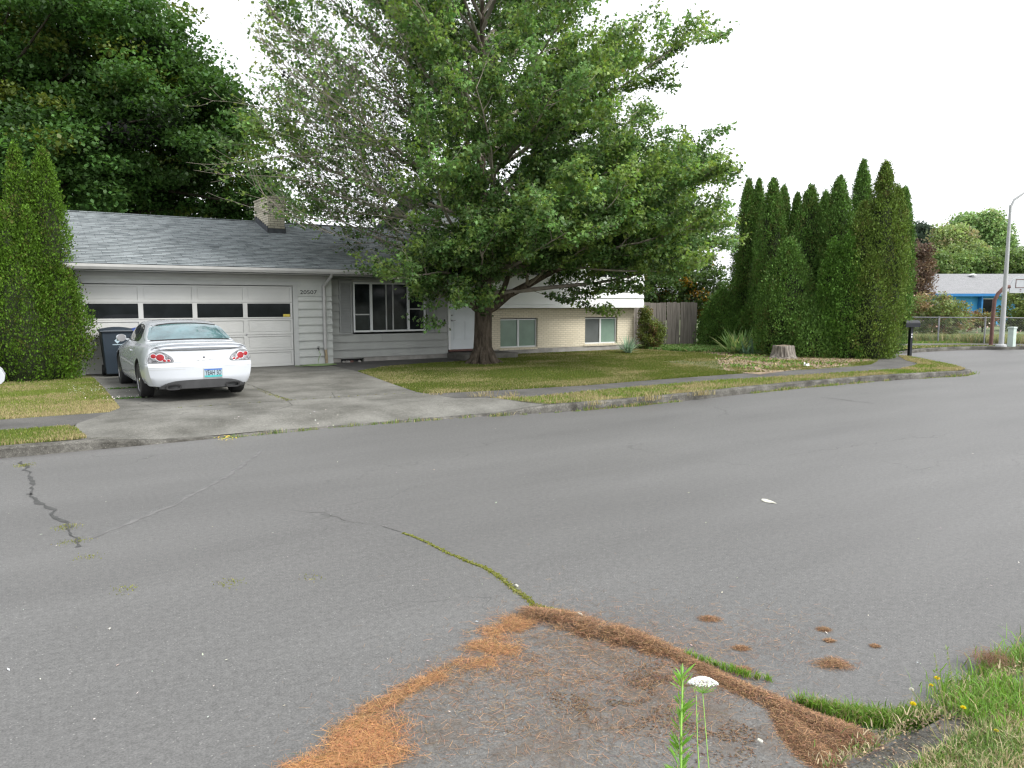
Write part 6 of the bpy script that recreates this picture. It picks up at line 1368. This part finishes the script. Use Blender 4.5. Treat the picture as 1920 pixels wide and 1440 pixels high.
# wire fence
fA = np.array(G(1675, 641, .14)); fB = np.array(G(1935, 645.5, .14)); dv = (fB-fA); L = np.linalg.norm(dv); dv /= L; cf = thing('wire_fence', 'grey chain link fence along the far yard', 'fence', tuple(fA)); HF = 1.12
for s in np.linspace(0, L, 4): b = MB(); b.tube([dv*s, dv*s+[0, 0, HF+.05]], .035, 'metal', 8); b.build('post', cf)
b = MB(); b.tube([[0, 0, HF], dv*L+[0, 0, HF]], .022, 'metal', 6); b.build('rail', cf)
sp_ = .10; k = int(L/sp_)+12; VV = []; FF = []; off = 0
for i in range(-11, k):
    for sg in (1, -1):
        a0 = i*sp_; a1 = a0+HF*sg
        if sg < 0: a0 += HF; a1 = a0-HF
        lo, hi = 0., 1.
        for q_ in ((a0, a1),):
            if q_[0] < 0: lo = max(lo, (0-q_[0])/(q_[1]-q_[0]))
            if q_[1] < 0: hi = min(hi, (0-q_[0])/(q_[1]-q_[0]))
            if q_[0] > L: lo = max(lo, (L-q_[0])/(q_[1]-q_[0]))
            if q_[1] > L: hi = min(hi, (L-q_[0])/(q_[1]-q_[0]))
        if hi <= lo: continue
        p0 = dv*(a0+(a1-a0)*lo)+[0, 0, HF*lo]; p1 = dv*(a0+(a1-a0)*hi)+[0, 0, HF*hi]; w_ = .0035
        nrm = np.array([-dv[1], dv[0], 0])*w_; upw = np.array([0, 0, w_])
        VV += [p0+nrm, p0+upw, p0-nrm, p1+nrm, p1+upw, p1-nrm]; FF += [(off, off+1, off+4, off+3), (off+1, off+2, off+5, off+4), (off+2, off, off+3, off+5)]; off += 6
npmesh('wire_mesh', np.array(VV), np.array(FF), 'metal', None, cf)
# blue house
hbz = np.array(ZP(1850, 568, 60)); hbz[2] = .1
bh = thing('blue_house', 'low bright blue house with a pale grey roof beyond the fence', 'house', tuple(hbz), None, rz=-YAW)
def bx_(px, D=60): return (px-1850)/FPX*D
def bz_(py, D=60): return CH-(py-568)/FPX*D-.1
EZ_ = bz_(551); x0, x1 = bx_(1765)-2, bx_(1765)+22; b = MB(); b.box(x0+.5, x1, 0, 8, 0, EZ_-.12, 'bluewall'); b.build('wall', bh)
b = MB(); b.box(bx_(1836), bx_(1874), -.02, -.005, 0, EZ_-.3, 'bluedark'); b.box(bx_(1900), bx_(1930), -.02, -.005, .8, EZ_-.4, 'bluedark'); b.build('window', bh) if False else None
b = MB(); b.box(bx_(1836), bx_(1866), -.03, -.005, .9, EZ_-.35, 'frame'); wf = b.build('window', bh); b = MB(); b.box(bx_(1838), bx_(1864), -.04, -.031, .98, EZ_-.43, 'bluepane') if False else b.box(bx_(1838), bx_(1864), -.04, -.031, .98, EZ_-.43, 'dark'); b.build('pane', wf)
b = MB(); b.box(bx_(1833), bx_(1836), -.5, 0, 0, EZ_-.14, 'bluedark'); b.build('porch_post', bh)
rz_ = bz_(514, 64.5); b = MB(); b.add([(x0-.3, -.6, EZ_), (x1+.3, -.6, EZ_), (x1+.3, 4.5, rz_), (x0-.3, 4.5, rz_), (x0-.3, -.6, EZ_-.06), (x1+.3, -.6, EZ_-.06), (x1+.3, 4.5, rz_-.06), (x0-.3, 4.5, rz_-.06), (x0-.3, 9, EZ_), (x1+.3, 9, EZ_), (x0-.3, 9, EZ_-.06), (x1+.3, 9, EZ_-.06)], [(0, 1, 2, 3), (7, 6, 5, 4), (0, 4, 5, 1), (1, 5, 6, 2), (3, 2, 9, 8), (0, 3, 7, 4), (8, 9, 11, 10)], 'bshingle'); rf = b.build('roof', bh)
b = MB(); b.box(x0-.3, x1+.3, -.66, -.603, EZ_-.2, EZ_+.01, 'bluedark'); b.build('fascia', bh)
for px, py in ((1774, 528), (1872, 520)):
    tY = (py-551)/(514-551)*5.1-.6; z = EZ_+(rz_-EZ_)*(tY+.6)/5.1; b = MB(); b.lathe([(.10, -.05), (.10, .12)], (bx_(px, 62), tY, z), 'metal', 12); b.lathe([(.28, .12), (.28, .17), (.10, .26)], (bx_(px, 62), tY, z), 'white', 14); b.build('roof_vent', rf)
# far vegetation; distant tree colours are raised to give a hazy paleness
def far(name, label, px, D, lobes, ncl, nl, ls, col, alt, af, th=1, tr=.15, cs=1., cat='tree', **kw):
    q = np.array(ZP(px, 568, D)); q[2] = .1; lb_ = []
    for lx, ly, r in lobes:      # centre in the picture, radius in metres
        c = np.array(ZP(lx, ly, D+rng.normal()*r*.3))-q; lb_.append((*c, r, r, r*.9))
    return broadleaf(name, label, tuple(q), th, lb_, ncl, nl, ls, col, alt, af, cs, None, tr, cat, flatc=.7, **kw)
far('plum_tree', 'dark reddish brown leaved tree behind the evergreen row', 1712, 50, [(1712, 500, 1.3), (1705, 550, 1.4), (1718, 472, .9), (1690, 520, 1.4), (1700, 600, 1.5), (1722, 520, .9)], 420, 80, .11, (.12, .085, .06), (.17, .12, .07), .3, 1.5, cs=.6)
far('rose_bush', 'big rose bush with pink blossoms behind the wire fence', 1760, 44, [(1760, 580, 1.0), (1735, 575, .9), (1785, 585, .9), (1715, 590, .8), (1745, 610, 1.0), (1800, 600, .7), (1770, 620, .9), (1720, 625, .8)], 420, 46, .10, (.16, .21, .07), (.25, .19, .09), .25, .5, .05, .45, cat='bush')
far('rose_bush', 'low reddish rose bush in front of the blue wall', 1845, 46, [(1838, 597, .55), (1855, 600, .45), (1820, 605, .5)], 110, 40, .09, (.15, .16, .05), (.24, .13, .07), .4, .3, .04, .35, cat='bush')
far('bush', 'pale green bush right of the lamp post beyond the fence', 1912, 48, [(1912, 580, 1.2), (1930, 570, 1.4), (1905, 600, .9), (1935, 610, 1.2)], 260, 46, .12, (.15, .2, .06), (.1, .14, .05), .2, .5, .05, .5, cat='bush')
n = 70; P = np.array([ZP(rng.normal(1735, 18), rng.normal(586, 14), 43+rng.random()) for _ in range(n)]+[ZP(rng.uniform(1700, 1915), rng.normal(617, 8), 42+rng.random()*3) for _ in range(40)]); V, F, Cc = scatter(P, rand_dirs(len(P)), .09+.07*rng.random(len(P)), LEAF, LEAFF, tint([.72, .5, .46], len(P), .2), up=rand_dirs(len(P))); tag(npmesh('rose_blossoms', V, F, 'flower', Cc), 'pink and white rose blossoms behind the wire fence', 'blossoms', None, 'stuff')
X, Y = sample([tuple(fA[:2]), tuple(fB[:2]), (fB[0]+1, fB[1]+1.6), (fA[0]+1, fA[1]+1.6)], 9000); k = fbm(X*1.1, Y*1.1, 3) > .45; X, Y = X[k], Y[k]
grassmesh('weed', X, Y, .14+0*X, .38, .03, .35+0*X, 'tall faded weeds growing along the wire fence', bend=.8, g1=np.array([.12, .17, .06]), g2=np.array([.2, .25, .1]), cat='weeds')
far('conifer', 'dark conifer top beside the evergreen row, far off', 1726, 92, [(1726, 432, .8), (1737, 437, .8), (1716, 450, 1.0), (1728, 470, 1.6)], 200, 46, .3, (.05, .075, .05), None, 0, 5, cs=1.0)
far('birch_tree', 'drooping pale green birch beyond the blue house', 1790, 80, [(1778, 455, 1.3), (1800, 448, 1.3), (1785, 480, 1.8), (1812, 475, 1.6), (1765, 485, 1.4), (1770, 440, .9), (1800, 500, 1.8)], 380, 60, .26, (.24, .32, .12), (.3, .28, .15), .15, 5, cs=1.3, trunkmat='lamp')
far('tree', 'tall light green tree right of the birch in the distance', 1850, 95, [(1848, 422, 1.5), (1858, 440, 1.8), (1838, 440, 1.6), (1822, 432, 1.2), (1868, 465, 1.8), (1850, 480, 2.2), (1856, 412, 1.0), (1800, 425, 1.2), (1812, 418, 1.0)], 560, 60, .3, (.22, .34, .13), (.3, .36, .16), .15, 6, cs=1.5)
far('hedge_tree', 'rounded green hedge trees directly behind the blue roof', 1840, 74, [(1830, 500, 1.8), (1860, 498, 1.6), (1885, 500, 1.8), (1800, 505, 1.6), (1770, 505, 1.8), (1745, 500, 1.8), (1910, 500, 1.7), (1930, 495, 2)], 480, 60, .22, (.14, .22, .07), (.2, .26, .09), .15, 2, cs=.9)
far('tree', 'low green tree at the right edge behind the lamp post', 1905, 90, [(1893, 492, 1.4), (1912, 500, 1.3), (1886, 475, .8), (1935, 500, 1.4)], 200, 60, .25, (.10, .16, .06), None, 0, 4, cs=1.0)
far('tree', 'blue green tree mass left of the birch in the distance', 1735, 100, [(1715, 490, 1.8), (1740, 495, 1.8), (1700, 500, 2.5), (1750, 505, 2)], 260, 60, .3, (.09, .14, .075), None, 0, 4, cs=1.4)
far('hedge_tree', 'dark green backdrop trees behind the evergreen row', 1560, 75, [(1480+45*i, 540-6*(i % 3), 3.2) for i in range(6)]+[(1690, 590, 2.5), (1660, 580, 3), (1700, 610, 2)], 420, 60, .3, (.04, .065, .025), None, 0, 4, cs=1.4)
